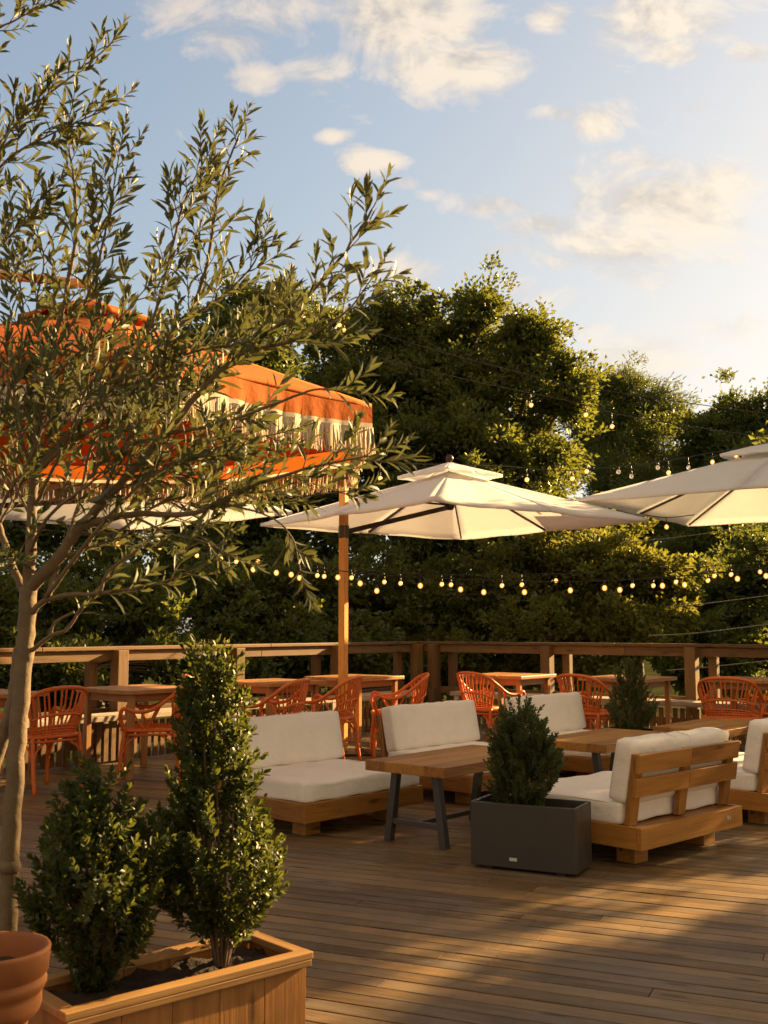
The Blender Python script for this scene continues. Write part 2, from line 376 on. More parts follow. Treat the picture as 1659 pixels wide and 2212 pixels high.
# ------------------------------------------------------------------ setting: ground, deck
b = MB(); b.add([(-300, -300, -1.7), (300, -300, -1.7), (300, 400, -1.7), (-300, 400, -1.7)], [(0, 1, 2, 3)], [(0, 0, 0)] * 4)
tag(b.build('ground', M['ground']), kind='structure')
CORN = Vector((.489, 14.991, 0)); RA = Vector((-.6172, -.7868, 0)); RB = Vector((.7868, -.6172, 0))     # deck corner and its two edges
def railpt(s, q, z=0): return CORN + RA * s + RB * q + Vector((0, 0, z))
def clip(poly, n, d):
    out = []
    for i in range(len(poly)):
        a, b_ = poly[i], poly[(i + 1) % len(poly)]; da, db = a.dot(n) - d, b_.dot(n) - d
        if da >= 0: out.append(a)
        if da * db < 0: out.append(a + (b_ - a) * (da / (da - db)))
    return out
BD = Vector((-math.cos(R(23.9)), math.sin(R(23.9)), 0)); BN = Vector((BD.y, -BD.x, 0)) * -1
if BN.y < 0: BN = -BN
b = MB(); pitch, gap = .098, .0078
for i in range(-75, 170):
    s0 = -14 + rng.random() * 3
    while s0 < 14:
        L = 2.4 + rng.random() * 2.6; s1 = s0 + L - .004
        w = pitch - gap - rng.random() * .002; y0 = i * pitch + (rng.random() - .5) * .002
        poly = [BD * s0 + BN * y0, BD * s1 + BN * y0, BD * s1 + BN * (y0 + w), BD * s0 + BN * (y0 + w)]
        poly = clip(poly, RB, CORN.dot(RB) - .06); 
        if len(poly) > 2: poly = clip(poly, RA, CORN.dot(RA) - .06)
        if len(poly) > 2: poly = clip(poly, -RB, -(CORN.dot(RB) + 16))
        if len(poly) > 2: poly = clip(poly, -RA, -(CORN.dot(RA) + 17))
        if len(poly) > 2:
            ar = sum(poly[k].cross(poly[(k + 1) % len(poly)]).z for k in range(len(poly)))
            if ar < 0: poly.reverse()
            n = len(poly); dz = (rng.random() - .5) * .0025; o = (rng.random() * 30, rng.random() * 30, rng.random() * 9)
            inner = [p + Vector((0, 0, dz)) for p in poly]; low = [p + Vector((0, 0, -.03)) for p in poly]
            gr = [(p.dot(BD) + o[0], p.dot(BN) + o[1], o[2]) for p in poly]
            b.add(inner + low, [tuple(range(n))] + [(k, n + k, n + (k + 1) % n, (k + 1) % n) for k in range(n)], gr + gr)
        s0 = s1 + .004
nb_ = len(b.f)
for j in range(-12, 13):
    for i in range(-10, 75):
        for e in (.02, pitch - gap - .02):
            p = BD * (j * .45 + rng.uniform(-.006, .006)) + BN * (i * pitch + e + rng.uniform(-.004, .004))
            if 2.2 < p.y < 7.5 and abs(p.x) < p.y * .42:
                c_ = [p + Vector((math.cos(k * PI / 3) * .0036, math.sin(k * PI / 3) * .0036, .0022)) for k in range(6)]
                b.add(c_, [(0, 1, 2, 3, 4, 5)], [(0, 0, 0)] * 6)
deck = tag(b.build('deck', M['deck'], bevel=.002), kind='structure')
deck.data.materials.append(M['dark_steel'])
for k in range(nb_, len(deck.data.polygons)): deck.data.polygons[k].material_index = 1
b = MB()        # joists and dark underside carrying the boards
P4 = [railpt(0, 0, -.034), railpt(17, 0, -.034), railpt(17, 16, -.034), railpt(0, 16, -.034)]
lo = [p + Vector((0, 0, -.22)) for p in P4]
b.add(P4 + lo, [(0, 1, 2, 3), (4, 7, 6, 5)] + [(k, 4 + k, 4 + (k + 1) % 4, (k + 1) % 4) for k in range(4)], [tuple(p) for p in P4 + lo])
tag(b.build('deck_frame', M['darkbark']), kind='structure')

# ------------------------------------------------------------------ railings
def railing(label, along, inward, length, posts, twin):
    t = tag(empty('deck_railing', CORN + along * .12), label, 'railing', 'railings round the deck')
    O = t.location; ang = math.atan2(along.y, along.x); Mr = Matrix.Rotation(ang, 3, 'Z')
    P = lambda s, q, z: CORN + along * s + inward * q + Vector((0, 0, z))
    b = MB()
    s = -.12
    while s < length:
        L = min(3.1, length - s); b.box(P(s + L / 2, -.05, 1.068), (L - .004, .15, .038), Mr); s += L
    b.build('top_rail', M['rail'], t, O, .006)
    b = MB(); s = 0
    while s < length:
        L = min(3.1, length - s); b.box(P(s + L / 2, .0 - .03, .992), (L - .004, .042, .105), Mr); s += L
    b.build('rail_beam', M['rail'], t, O, .005)
    for s in posts:
        b = MB(); b.box(P(s, .035, .523), (.13, .13, 1.05), Mr); b.build('post', M['rail'], t, O, .006)
        b = MB(); b.box(P(s + twin, -.13, .475), (.1, .09, 1.05), Mr); b.build('outer_post', M['rail'], t, O, .006)
    b = MB(); b.box(P(length / 2, -.03, .16), (length, .04, .14), Mr); b.box(P(length / 2, -.03, .43), (length, .04, .09), Mr)
    b.build('lower_rail', M['rail'], t, O, .005)
railing('brown timber railing behind the tables on the olive tree side', RA, RB, 16, [.1, 1.79, 3.54, 5.18, 6.9, 8.6, 10.3, 12, 13.7], .22)
railing('brown timber railing running right from the deck corner post', RB, RA, 15, [.28, 2.05, 3.96, 5.8, 7.6, 9.4, 11.2, 13], .2)

def bench(label, along, inward, s0, s1, q):
    ang = math.atan2(along.y, along.x); Mr = Matrix.Rotation(ang, 3, 'Z')
    P = lambda s, q, z: CORN + along * s + inward * q + Vector((0, 0, z))
    t = tag(empty('long_bench', P((s0 + s1) / 2, q, 0)), label, 'bench', 'long benches by the railings'); O = t.location
    b = MB()
    for k in range(2):
        s = s0
        while s < s1 - .05:
            L = min(1.9, s1 - s); b.box(P(s + L / 2, q - .09 + k * .185, .425), (L - .005, .18, .05), Mr); s += L
    b.build('seat', M['bench'], t, O, .005)
    b = MB(); s = s0 + .15
    while s < s1 - .1:
        b.box(P(s, q + .12, .2), (.05, .018, .35), Mr); s += .085
    b.build('slatted_front', M['rail'], t, O)
    s = s0 + .1
    while s < s1:
        for d in (-.13, .155):
            b = MB(); b.box(P(s, q + d, .2), (.07, .05, .398), Mr); b.build('leg', M['bench'], t, O, .004)
        s += 1.75
bench('pale weathered bench with slatted front beside the tables on the olive tree side', RA, RB, .6, 13.5, .38)
bench('pale weathered bench running under the right hand railing', RB, RA, .9, 12.5, .38)

# ------------------------------------------------------------------ lounge furniture
UA = R(46.5)
def cushion(name, size, mat, parent, loc, rot=(0, 0, 0), puff=.02, rad=.035, seams=(), n=14, seed=0):
    sx, sy, sz = [a / 2 for a in size]
    bm = bmesh.new(); bmesh.ops.create_cube(bm, size=2)
    bmesh.ops.subdivide_edges(bm, edges=bm.edges[:], cuts=n, use_grid_fill=True)
    r = random.Random(seed); ph = [r.random() * 6 for _ in range(6)]
    for v in bm.verts:
        c = v.co.copy(); q = Vector((c.x * sx, c.y * sy, c.z * sz))
        i = Vector((max(-sx + rad, min(sx - rad, q.x)), max(-sy + rad, min(sy - rad, q.y)), max(-sz + rad, min(sz - rad, q.z))))
        d = q - i
        if d.length > 1e-6: q = i + d.normalized() * min(rad, d.length if max(abs(d.x), abs(d.y), abs(d.z)) < rad - 1e-6 else rad)
        k = (1 - c.x ** 4) * (1 - c.y ** 4) * (1 - c.z ** 4)
        thin = min(range(3), key=lambda a: size[a])
        e = [(1 - abs(c[a]) ** 3) for a in range(3) if a != thin]
        q[thin] += (1 if c[thin] > 0 else -1) * puff * e[0] * e[1] * (abs(c[thin]) > .5)
        w = .0055 * (math.sin(q.x * 9 + ph[0]) * math.sin(q.y * 11 + q.z * 9 + ph[1]) + .6 * math.sin(q.x * 23 + q.z * 17 + ph[2]))
        q += Vector((w * .3, w * .5, w)) * (1 if abs(c[thin]) > .5 else .4)
        v.co = q
    for f in bm.faces: f.smooth = True
    me = bpy.data.meshes.new(name); bm.to_mesh(me); bm.free(); me.materials.append(mat)
    o = bpy.data.objects.new(name, me); COL.objects.link(o); o.parent = parent; o.location = loc; o.rotation_euler = rot; ALL.append(o)
    # piping cord along the long edges
    b = MB()
    def loop(x, a_, b_):
        pts = [];
        for k in range(40):
            an = 2 * PI * k / 39; ca, sa = math.cos(an), math.sin(an)
            ex = 8; rr = (abs(ca) ** ex + abs(sa) ** ex) ** (-1 / ex)
            pts.append((x, ca * rr * (a_ - .004), sa * rr * (b_ - .004)))
        return pts
    for x in (-sx + rad * .35, sx - rad * .35): b.tube(loop(x, sy - rad * .25, sz - rad * .25), .0032, 5, False)
    for x in seams: b.tube([(p[0], p[1] * 1.0, p[2] * 1.0) for p in loop(x, sy + .0035, sz + puff * .35 + .003)], .0028, 5, False)
    b.build('piping', mat, o)
    return o
def make_sofa():
    t = empty('lounge_sofa'); LX, DY = 1.08, .96
    b = MB(); h, z = .118, .159
    b.box((0, -DY / 2 + .016, z), (LX, .032, h)); b.box((0, DY / 2 - .016, z), (LX, .032, h))
    for s in (-1, 1): b.box((s * (LX / 2 - .016), 0, z), (.032, DY - .066, h))
    b.box((0, 0, .2), (LX - .07, DY - .07, .02))
    b.build('base', M['teak'], t, bevel=.004)
    for sx in (-1, 1):
        for sy in (-1, 1):
            b = MB(); b.box((sx * .36, sy * .3, .05), (.13, .12, .1)); b.build('foot', M['teak'], t, bevel=.004)
    lean = R(9); yb = DY / 2 - .1
    for x in (-.49, 0, .49):
        b = MB(); b.bar((x, yb, .2195), (x, yb + math.sin(lean) * .4, .60), .07 if x == 0 else .085, .034, (1, 0, 0)) if False else None
        y1 = yb + math.tan(lean) * .38
        w = .075
        vs = []
        for (yy_, zz_) in ((yb, .2195), (y1, .60)):
            for (dx_, dy_) in ((-w / 2, -.018), (w / 2, -.018), (w / 2, .018), (-w / 2, .018)): vs.append((x + dx_, yy_ + dy_, zz_))
        b.add(vs, [(3, 2, 1, 0), (4, 5, 6, 7)] + [(k, (k + 1) % 4, 4 + (k + 1) % 4, 4 + k) for k in range(4)], [(v[2] + x * 3, v[0], v[1]) for v in vs])
        b.build('back_post', M['teak'], t, bevel=.003)
    Rl = Matrix.Rotation(-lean, 3, 'X')
    for (z0, z1) in ((.372, .474), (.5, .602)):
        zc = (z0 + z1) / 2; y = yb + math.tan(lean) * (zc - .2195) + .032
        b = MB(); b.box((-.27, y, zc), (.538, .022, z1 - z0), Rl); b.box((.27, y, zc), (.538, .022, z1 - z0), Rl); b.build('back_slat', M['teak'], t, bevel=.003)
    cushion('seat_cushion', (1.05, .82, .125), M['cushion'], t, (0, -.06, .277), puff=.004, rad=.022, seed=1)
    o = cushion('back_cushion', (1.04, .125, .345), M['cushion'], t, (0, yb - .055 + math.tan(lean) * .3 - .03, .50), (-lean - .04, 0, 0), puff=.008, rad=.026, seams=(-.06, .08), seed=2)
    return t
sofa = make_sofa()
ux, uy = Vector((math.cos(UA), math.sin(UA), 0)), Vector((-math.sin(UA), math.cos(UA), 0))
def sofa_at(o, front_left, ang, label, group='cream lounge sofas'):
    e1, e2 = Vector((math.cos(ang), math.sin(ang), 0)), Vector((-math.sin(ang), math.cos(ang), 0))
    o.location = Vector(front_left) + e1 * .54 + e2 * .48; o.rotation_euler = (0, 0, ang); tag(o, label, 'sofa', group)
sofa_at(sofa, (-.478, 6.573, 0), UA, 'cream cushioned wooden sofa nearest the tall shrub, its seat behind the low table')
o2 = copy_tree(sofa); sofa_at(o2, (.615, 7.755, 0), UA, 'middle cream sofa in the row of three, partly hidden by the near low table')
o3 = copy_tree(sofa); sofa_at(o3, (1.70, 8.817, 0), UA, 'cream sofa farthest back, beside the small conical bush')
RSA = UA + PI - R(3)
o4 = copy_tree(sofa)
e1, e2 = Vector((math.cos(RSA), math.sin(RSA), 0)), Vector((-math.sin(RSA), math.cos(RSA), 0))
o4.location = Vector((1.363, 5.789, 0)) - e1 * .54 - e2 * .48; o4.rotation_euler = (0, 0, RSA)
tag(o4, 'cream sofa seen from behind, its slatted wooden back beside the charcoal planter', 'sofa', 'cream lounge sofas')
b = MB(); b.box((-.39, .4815, .165), (.012, .003, .02)); b.box((-.365, .4815, .168), (.016, .003, .022)); b.build('tag', M['plate'], o4)
o5 = copy_tree(sofa); o5.location = o4.location + Vector((1.12, 1.16, 0)); o5.rotation_euler = (0, 0, RSA)
tag(o5, 'cream sofa cut off by the right edge of the picture, facing the far low table', 'sofa', 'cream lounge sofas')

def make_low_table():
    t = empty('low_table'); LX, WY, ht = 1.12, .6, .48
    b = MB()
    for k in range(4): b.box((0, -WY / 2 + WY * (k + .5) / 4, ht - .03), (LX, WY / 4 - .0015, .06))
    b.build('tabletop', M['teak'], t, bevel=.003)
    for s in (-1, 1):
        x = s * (LX / 2 - .12)
        for q in (-1, 1):
            b = MB(); y0, y1 = q * .15, q * .21; w = .023; vs = []
            for (yy_, zz_) in ((y1, 0), (y0, ht - .0605)):
                for (a_, c_) in ((-w, -w), (w, -w), (w, w), (-w, w)): vs.append((x + a_, yy_ + c_, zz_))
            b.add(vs, [(3, 2, 1, 0), (4, 5, 6, 7)] + [(k, (k + 1) % 4, 4 + (k + 1) % 4, 4 + k) for k in range(4)], vs)
            b.build('leg', M['grey_steel'], t, bevel=.002)
        b = MB(); b.box((x, 0, .12), (.035, .34, .03)); b.build('crossbar', M['grey_steel'], t, bevel=.002)
    b = MB(); b.box((0, 0, .12), (LX - .28, .035, .028)); b.build('stretcher', M['grey_steel'], t, bevel=.002)
    return t
TA_ = R(50)
lt = make_low_table()
def table_at(o, front, ang, label):
    e1, e2 = Vector((math.cos(ang), math.sin(ang), 0)), Vector((-math.sin(ang), math.cos(ang), 0))
    o.location = Vector(front) + e1 * .56 + e2 * .3; o.rotation_euler = (0, 0, ang); tag(o, label, 'low table', 'low wooden tables of the lounge')
table_at(lt, (.345, 6.2, 0), TA_, 'low wooden table with grey splayed legs in front of the first two sofas')
t2 = copy_tree(lt); table_at(t2, (1.52, 7.41, 0), TA_, 'low wooden table between the charcoal planter bush and the slatted sofa back')
t3 = copy_tree(lt); table_at(t3, (2.64, 8.40, 0), TA_ , 'low wooden table farthest back at the right, behind the slatted sofa')

# ------------------------------------------------------------------ planters and pots
def make_box_planter():
    t = empty('box_planter'); LX, WY, ht, th = .585, .285, .35, .018
    b = MB()
    for s in (-1, 1):
        b.box((0, s * (WY / 2 - th / 2), .018 + (ht - .018) / 2), (LX, th, ht - .018)); b.box((s * (LX / 2 - th / 2), 0, .018 + (ht - .018) / 2), (th, WY - 2 * th - .001, ht - .018))
    b.box((0, 0, .03), (LX - 2 * th - .001, WY - 2 * th - .001, .02))
    b.build('box', M['box'], t, bevel=.005)
    for s in (-1, 1): b = MB(); b.box((s * .2, 0, .009), (.05, WY - .05, .018)); b.build('foot', M['dark_steel'], t)
    b = MB(); n = 14; P = []
    for i in range(n): P.append([(-LX / 2 + th + (LX - 2 * th) * i / (n - 1), -WY / 2 + th + (WY - 2 * th) * j / 7, .302 + rng.random() * .014) for j in range(8)])
    b.grid(P); b.build('soil', M['soil'], t)
    b = MB(); b.box((-.05, -WY / 2 - .0015, .065), (.042, .004, .017)); b.build('name_plate', M['plate'], t, bevel=.001)
    return t
bp = make_box_planter(); bp.location = (.789, 5.87, 0); bp.rotation_euler = (0, 0, R(-27)); tag(bp, 'charcoal rectangular planter box standing on the open deck in front of the slatted sofa', 'planter', 'charcoal planter boxes')
bp2 = copy_tree(bp); bp2.location = (2.33, 9.95, 0); bp2.rotation_euler = (0, 0, R(-40)); tag(bp2, 'charcoal planter box holding the small conical bush behind the farthest sofa', 'planter', 'charcoal planter boxes')

WPA = R(41.6); WPC = Vector((-.623, 3.223, 0))
t = tag(empty('wooden_planter', WPC, WPA), 'long wooden plank planter in the foreground holding two shrubs', 'planter')
LX, WY, ht = .80, .33, .30
b = MB()
n = 5
for k in range(n):
    w = (LX - .03) / n; x = -LX / 2 + .015 + w * (k + .5)
    for s in (-1, 1): b.box((x, s * (WY / 2 - .025), (ht - .022) / 2), (w - .0015, .018, ht - .022))
for k in range(2):
    w = (WY - .07) / 2; y = -WY / 2 + .035 + w * (k + .5)
    for s in (-1, 1): b.box((s * (LX / 2 - .025), y, (ht - .022) / 2), (.018, w - .0015, ht - .022))
b.build('plank_side', M['planter'], t, bevel=.002)
b = MB()
for s in (-1, 1):
    b.box((0, s * (WY / 2 - .022), ht - .011), (LX, .044, .022)); b.box((s * (LX / 2 - .022), 0, ht - .0115), (.044, WY - .089, .021))
    b.box((0, s * (WY / 2 - .008), ht - .032), (LX - .012, .016, .020))
b.build('rim', M['rim'], t, bevel=.003)
b = MB(); P = []
for i in range(34): P.append([(-LX / 2 + .035 + (LX - .07) * i / 33, -WY / 2 + .035 + (WY - .07) * j / 13, .248 + .012 * math.sin(i * .9 + j) + rng.random() * .014) for j in range(14)])
b.grid(P); b.build('soil', M['soil'], t)

pc = Vector((-.95, 2.68, 0)); pr = .137
t = tag(empty('terracotta_pot', pc), 'terracotta flower pot with ridged rim at the lower left corner', 'pot')
zr = .510
prof = [(0, .0), (.066, .0), (.070, .01), (.088, zr - .185), (.092, zr - .170), (.103, zr - .163), (.115, zr - .15), (.119, zr - .138), (.1195, zr - .116), (.1175, zr - .108), (.124, zr - .100), (.130, zr - .088), (.130, zr - .078), (.126, zr - .070), (.1265, zr - .064), (.133, zr - .058), (.137, zr - .010), (.137, zr - .004), (.134, zr), (.127, zr), (.123, zr - .008), (.116, zr - .05), (.10, zr - .12)]
b = MB(); b.lathe(prof, 64); b.build('pot_body', M['terracotta'], t)
b = MB(); P = []
for i in range(8): P.append([((.116 * i / 7) * math.cos(2 * PI * j / 24), (.116 * i / 7) * math.sin(2 * PI * j / 24), zr - .062 + rng.random() * .01) for j in range(25)])
b.grid(P); b.build('soil', M['soil'], t)

# ------------------------------------------------------------------ parasols
def canopy_mesh(ends, apex, sag=.045, droop=.0, hem=.03, nr_=12, na=10, inset=.03, r0=0.0):
    b = MB(); K_ = len(ends)
    for k in range(K_):
        A_, B_ = Vector(ends[k]), Vector(ends[(k + 1) % K_]); P = []
        rr = random.Random(k * 13 + K_)
        ph = rr.random() * 6
        for i in range(nr_ + 2):
            row = []
            r = r0 + (1 - r0) * min(i, nr_) / nr_
            for j in range(na + 1):
                u_ = j / na; e = A_.lerp(B_, u_); w = math.sin(PI * u_)
                p = Vector(apex).lerp(e, r * (1 - inset * w * r))
                p.z -= droop * math.sin(PI * r) + sag * w * (r ** 1.5) * (1 - .35 * r)
                p.z += .006 * w * math.sin(u_ * 9 + r * 7 + ph)
                if i == nr_ + 1: p.z -= hem
                row.append(p)
            P.append(row)
        b.grid(P)
    return b
def square_parasol(label, c, ang, half, ze, za, mast, ztop, vent_half=.56):
    t = tag(empty('parasol', mast), label, 'parasol', 'white square cantilever parasols'); O = t.location
    c = Vector(c); ends = []
    for k in range(8):
        a = ang + k * PI / 4; d = half if k % 2 == 0 else half / math.sqrt(2)
        ends.append(c + Vector((math.cos(a) * d, math.sin(a) * d, ze)))
    apex = c + Vector((0, 0, za))
    b = canopy_mesh(ends, apex); b.build('canopy', M['canvas'], t, O, solid=.003)
    ve = []
    for k in range(8):
        a = ang + k * PI / 4; d = vent_half if k % 2 == 0 else vent_half / math.sqrt(2)
        fr = vent_half / half
        ve.append(c + Vector((math.cos(a) * d, math.sin(a) * d, za + .105 - (za - ze) * fr)))
    b = canopy_mesh(ve, apex + Vector((0, 0, .10)), .012, .0, .03, 6, 8, .01); b.build('vent_cap', M['canvas'], t, O, solid=.003)
    for k in range(8):
        b = MB(); d = Vector((0, 0, -.022)); b.bar(apex + d, apex.lerp(ends[k], .985) + d, .016, .022); b.build('rib', M['dark_steel'], t, O)
        b = MB(); hub = apex + Vector((0, 0, -.36)); b.bar(hub, apex.lerp(ends[k], .42) + d * 1.6, .014, .018); b.build('strut', M['dark_steel'], t, O)
    b = MB(); b.tube([apex + Vector((0, 0, .1)), hub - Vector((0, 0, .05))], .018, 10); b.lathe([(0, -.05), (.035, -.05), (.05, -.02), (.05, .02), (.03, .04), (0, .04)], 16, hub); b.build('hub', M['dark_steel'], t, O)
    b = MB(); b.lathe([(.012, 0), (.03, .012), (.042, .035), (.042, .05), (.03, .075), (0, .085)], 18, apex + Vector((0, 0, .10))); b.build('finial', M['dark_steel'], t, O)
    m = Vector(mast); up = Vector((0, 0, 1)); dr = (c - m); dr.z = 0; dr.normalize()
    Mr = Matrix.Rotation(math.atan2(dr.y, dr.x), 3, 'Z')
    b = MB(); b.box(m + up * (ztop / 2 + .02), (.076, .076, ztop), Matrix.Rotation(R(-35), 3, 'Z')); b.build('mast', M['mast'], t, O, .008)
    b = MB(); b.box(m + up * 2.27, (.1, .1, .13), Mr); b.build('bracket', M['grey_steel'], t, O, .006)
    b = MB(); b.bar(m + up * 2.27 + dr * .03, hub - Vector((0, 0, .02)), .045, .05); b.build('arm', M['dark_steel'], t, O, .004)
    b = MB(); b.box(m + up * .011, (.5, .5, .022), Mr); b.build('base_plate', M['dark_steel'], t, O, .003)
square_parasol('off white square parasol with a vented top in the middle of the deck', (.70, 11.25, 0), R(82.5), 2.06, 2.40, 2.93, (-.42, 11.05, 0), 3.12)
square_parasol('off white square parasol reaching in from the right edge of the picture', (4.86, 12.72, 0), R(190), 2.66, 2.76, 3.46, (6.9, 11.2, 0), 3.7, .86)
square_parasol('off white parasol mostly hidden behind the olive tree and orange parasol', (-2.75, 10.3, 0), R(95), 1.85, 2.42, 2.9, (-4.3, 9.2, 0), 3.1)

oc = Vector((-1.97, 6.95, 0)); om = Vector((-4.1, 6.2, 0)); orad = 1.98
t = tag(empty('fringed_parasol', om), 'orange fringed parasol behind the olive tree branches', 'parasol'); O = t.location
ze, za = 2.63, 3.40; a0 = R(-17)
ends = [oc + Vector((math.cos(a0 + k * PI / 4) * orad, math.sin(a0 + k * PI / 4) * orad, ze)) for k in range(8)]; apex = oc + Vector((0, 0, za))
b = canopy_mesh(ends, apex, .05, .0, .02, 14, 12, .035); b.build('canopy', M['orange'], t, O, solid=.003)
ve = [oc + Vector((math.cos(a0 + k * PI / 4) * .46, math.sin(a0 + k * PI / 4) * .46, za - .10)) for k in range(8)]
b = canopy_mesh(ve, apex + Vector((0, 0, .07)), .015, 0, .03, 6, 8, .02); b.build('vent_cap', M['orange'], t, O, solid=.003)
bv, bt, bf = MB(), MB(), MB()
for k in range(8):          # scalloped valance, trim band and fringe of separate strands
    A_, B_ = ends[k], ends[(k + 1) % 8]; na = 34; top, mid, low = [], [], []
    def edge(u_):
        p = A_.lerp(B_, u_); w = math.sin(PI * u_)
        q = Vector(apex).lerp(p, 1 - .035 * w); q.z -= .05 * w * .65 + .02
        o_ = (q - oc); o_.z = 0
        return q, w, o_.normalized()
    for j in range(na + 1):
        q, w, o_ = edge(j / na); rip = .012 * math.sin(j * 1.9 + k) * w
        dp = .10 + .02 * w
        top.append(q + o_ * .004); mid.append(q + o_ * (.006 + rip) - Vector((0, 0, dp))); low.append(q + o_ * (.008 + rip * 1.3) - Vector((0, 0, dp + .03)))
    bv.grid([top, [a_.lerp(b_, .5) for a_, b_ in zip(top, mid)], mid]); bt.grid([mid, low])
    N_ = 400
    for j in range(N_):
        u_ = (j + rng.random() * .6) / N_; q, w, o_ = edge(u_); rip = .012 * math.sin(u_ * na * 1.9 + k) * w
        dp = .125 + .02 * w; p0 = q + o_ * (.008 + rip) - Vector((0, 0, dp)); ln = .13 + rng.random() * .05
        sw = Vector((rng.uniform(-1, 1), rng.uniform(-1, 1), 0)) * .02 + (B_ - A_).normalized() * .012 * math.sin(j * .6)
        bf.tube([p0, p0 + sw * .4 - Vector((0, 0, ln * .5)), p0 + sw - Vector((0, 0, ln))], [.004, .0045, .0035], 4, False)
bv.build('valance', M['orange'], t, O); bt.build('trim_band', M['fringe'], t, O); bf.build('fringe', M['fringe'], t, O)
for k in range(8):
    d = Vector((0, 0, -.02)); b = MB(); b.bar(apex + d, apex.lerp(ends[k], .985) + d, .016, .02); b.build('rib', M['mast'], t, O)
b = MB(); b.tube([apex + Vector((0, 0, .06)), apex + Vector((0, 0, .19))], [.02, .008], 10); b.build('finial', M['mast'], t, O)
b = MB(); b.box(om + Vector((0, 0, 1.84)), (.09, .09, 3.64)); b.build('mast', M['mast'], t, O, .008)
b = MB(); b.bar(om + Vector((0, 0, 3.58)), apex + Vector((0, 0, .17)), .05, .05); b.build('arm', M['mast'], t, O, .004)
b = MB(); b.box(om + Vector((0, 0, .011)), (.6, .6, .022)); b.build('base_plate', M['dark_steel'], t, O, .003)

# ------------------------------------------------------------------ rattan chairs and cafe tables
def smooth_path(pts, n=8):
    pts = [Vector(p) for p in pts]; out = []
    for i in range(len(pts) - 1):
        p0, p1, p2, p3 = pts[max(i - 1, 0)], pts[i], pts[i + 1], pts[min(i + 2, len(pts) - 1)]
        for k in range(n):
            s = k / n
            out.append(.5 * ((2 * p1) + (p2 - p0) * s + (2 * p0 - 5 * p1 + 4 * p2 - p3) * s * s + (3 * p1 - p0 - 3 * p2 + p3) * s ** 3))
    out.append(pts[-1]); return out
def make_chair():
    """open rattan armchair, front towards -y"""
    t = empty('rattan_armchair'); m = M['rattan']
    seat = lambda a, k=1.0: Vector((math.cos(a) * .25 * k, math.sin(a) * .235 * k, .43))
    def sq(a, k=1.0):
        c, s = math.cos(a), math.sin(a); e = 4; r = (abs(c) ** e + abs(s) ** e) ** (-1 / e); return Vector((c * r * .25 * k, s * r * .235 * k, .43))
    b = MB(); P = []
    for i in range(6): P.append([sq(2 * PI * j / 32, i / 5) + Vector((0, 0, -.012 * (1 - (i / 5) ** 2))) for j in range(33)])
    b.grid(P); b.grid([[p - Vector((0, 0, .012)) for p in r_] for r_ in P[::-1]])
    for k in range(-9, 10): b.tube([(k * .025, -.21, .431), (k * .025, 0, .421), (k * .025, .21, .431)], .009, 6)
    b.build('seat', m, t)
    b = MB(); b.tube([sq(2 * PI * j / 32) for j in range(33)], .016, 8, False); b.tube([sq(2 * PI * j / 32, .97) - Vector((0, 0, .035)) for j in range(33)], .011, 7, False); b.build('seat_rim', m, t)
    for sx in (-1, 1):
        b = MB(); b.tube(smooth_path([(sx * .225, -.2, .43), (sx * .235, -.225, .2), (sx * .24, -.235, .0)], 4), .0165, 8); b.build('leg', m, t)
        b = MB(); b.tube(smooth_path([(sx * .215, .2, .45), (sx * .225, .235, .2), (sx * .225, .265, .0)], 4), .0165, 8); b.build('leg', m, t)
    for sx in (-1, 1):
        for pts in ([(sx * .23, -.215, .22), (sx * .2, -.2, .33), (sx * .1, -.2, .40)], [(sx * .225, .235, .24), (sx * .19, .225, .33), (sx * .09, .21, .40)],
                    [(sx * .235, -.21, .24), (sx * .232, -.16, .34), (sx * .235, -.06, .40)], [(sx * .225, .22, .24), (sx * .228, .17, .34), (sx * .235, .07, .40)]):
            b = MB(); b.tube(smooth_path(pts, 5), .009, 6); b.build('leg_brace', m, t)
    hoop = smooth_path([(-.225, -.2, .43), (-.262, -.232, .54), (-.275, -.205, .612), (-.28, -.11, .585), (-.282, .02, .60), (-.272, .15, .685), (-.235, .25, .765), (-.14, .305, .80), (0, .32, .81), (.14, .305, .80), (.235, .25, .765), (.272, .15, .685), (.282, .02, .60), (.28, -.11, .585), (.275, -.205, .612), (.262, -.232, .54), (.225, -.2, .43)], 7)
    b = MB(); b.tube(hoop, .017, 8); b.build('arm_hoop', m, t)
    up = [p for p in hoop if p.y > .17]
    b = MB(); base = []
    n = 15
    for k in range(n):
        f_ = k / (n - 1); i = int(f_ * (len(up) - 1)); p = up[i]; x_ = -.185 + .37 * f_
        q = Vector((x_, .165 + .055 * math.sin(PI * f_), .43)); base.append(q)
        mid = q.lerp(p, .5) + Vector((q.x * .04, .02, 0))
        b.tube(smooth_path([q, mid, p], 4), .0125 if k in (0, n - 1) else .0078, 6)
    b.build('backrest', m, t)
    b = MB()
    for fr, rad_ in ((.46, .011), (.05, .009), (.11, .008), (.17, .008), (.23, .008)):
        pts = []
        for k in range(n):
            p = up[int(k * (len(up) - 1) / (n - 1))]; pts.append(base[k].lerp(p, fr) + Vector((base[k].x * .03, .018 * min(1, fr * 2) + .008, 0)))
        b.tube(smooth_path(pts, 2), rad_, 6)
    b.build('back_band', m, t)
    for sx in (-1, 1):
        for pts in ([(sx * .245, -.03, .43), (sx * .262, -.09, .51), (sx * .279, -.13, .585)], [(sx * .245, -.03, .43), (sx * .262, .02, .52), (sx * .28, .07, .625)]):
            b = MB(); b.tube(smooth_path(pts, 4), .0095, 6); b.build('arm_strut', m, t)
    return t
ch = make_chair(); first = [True]
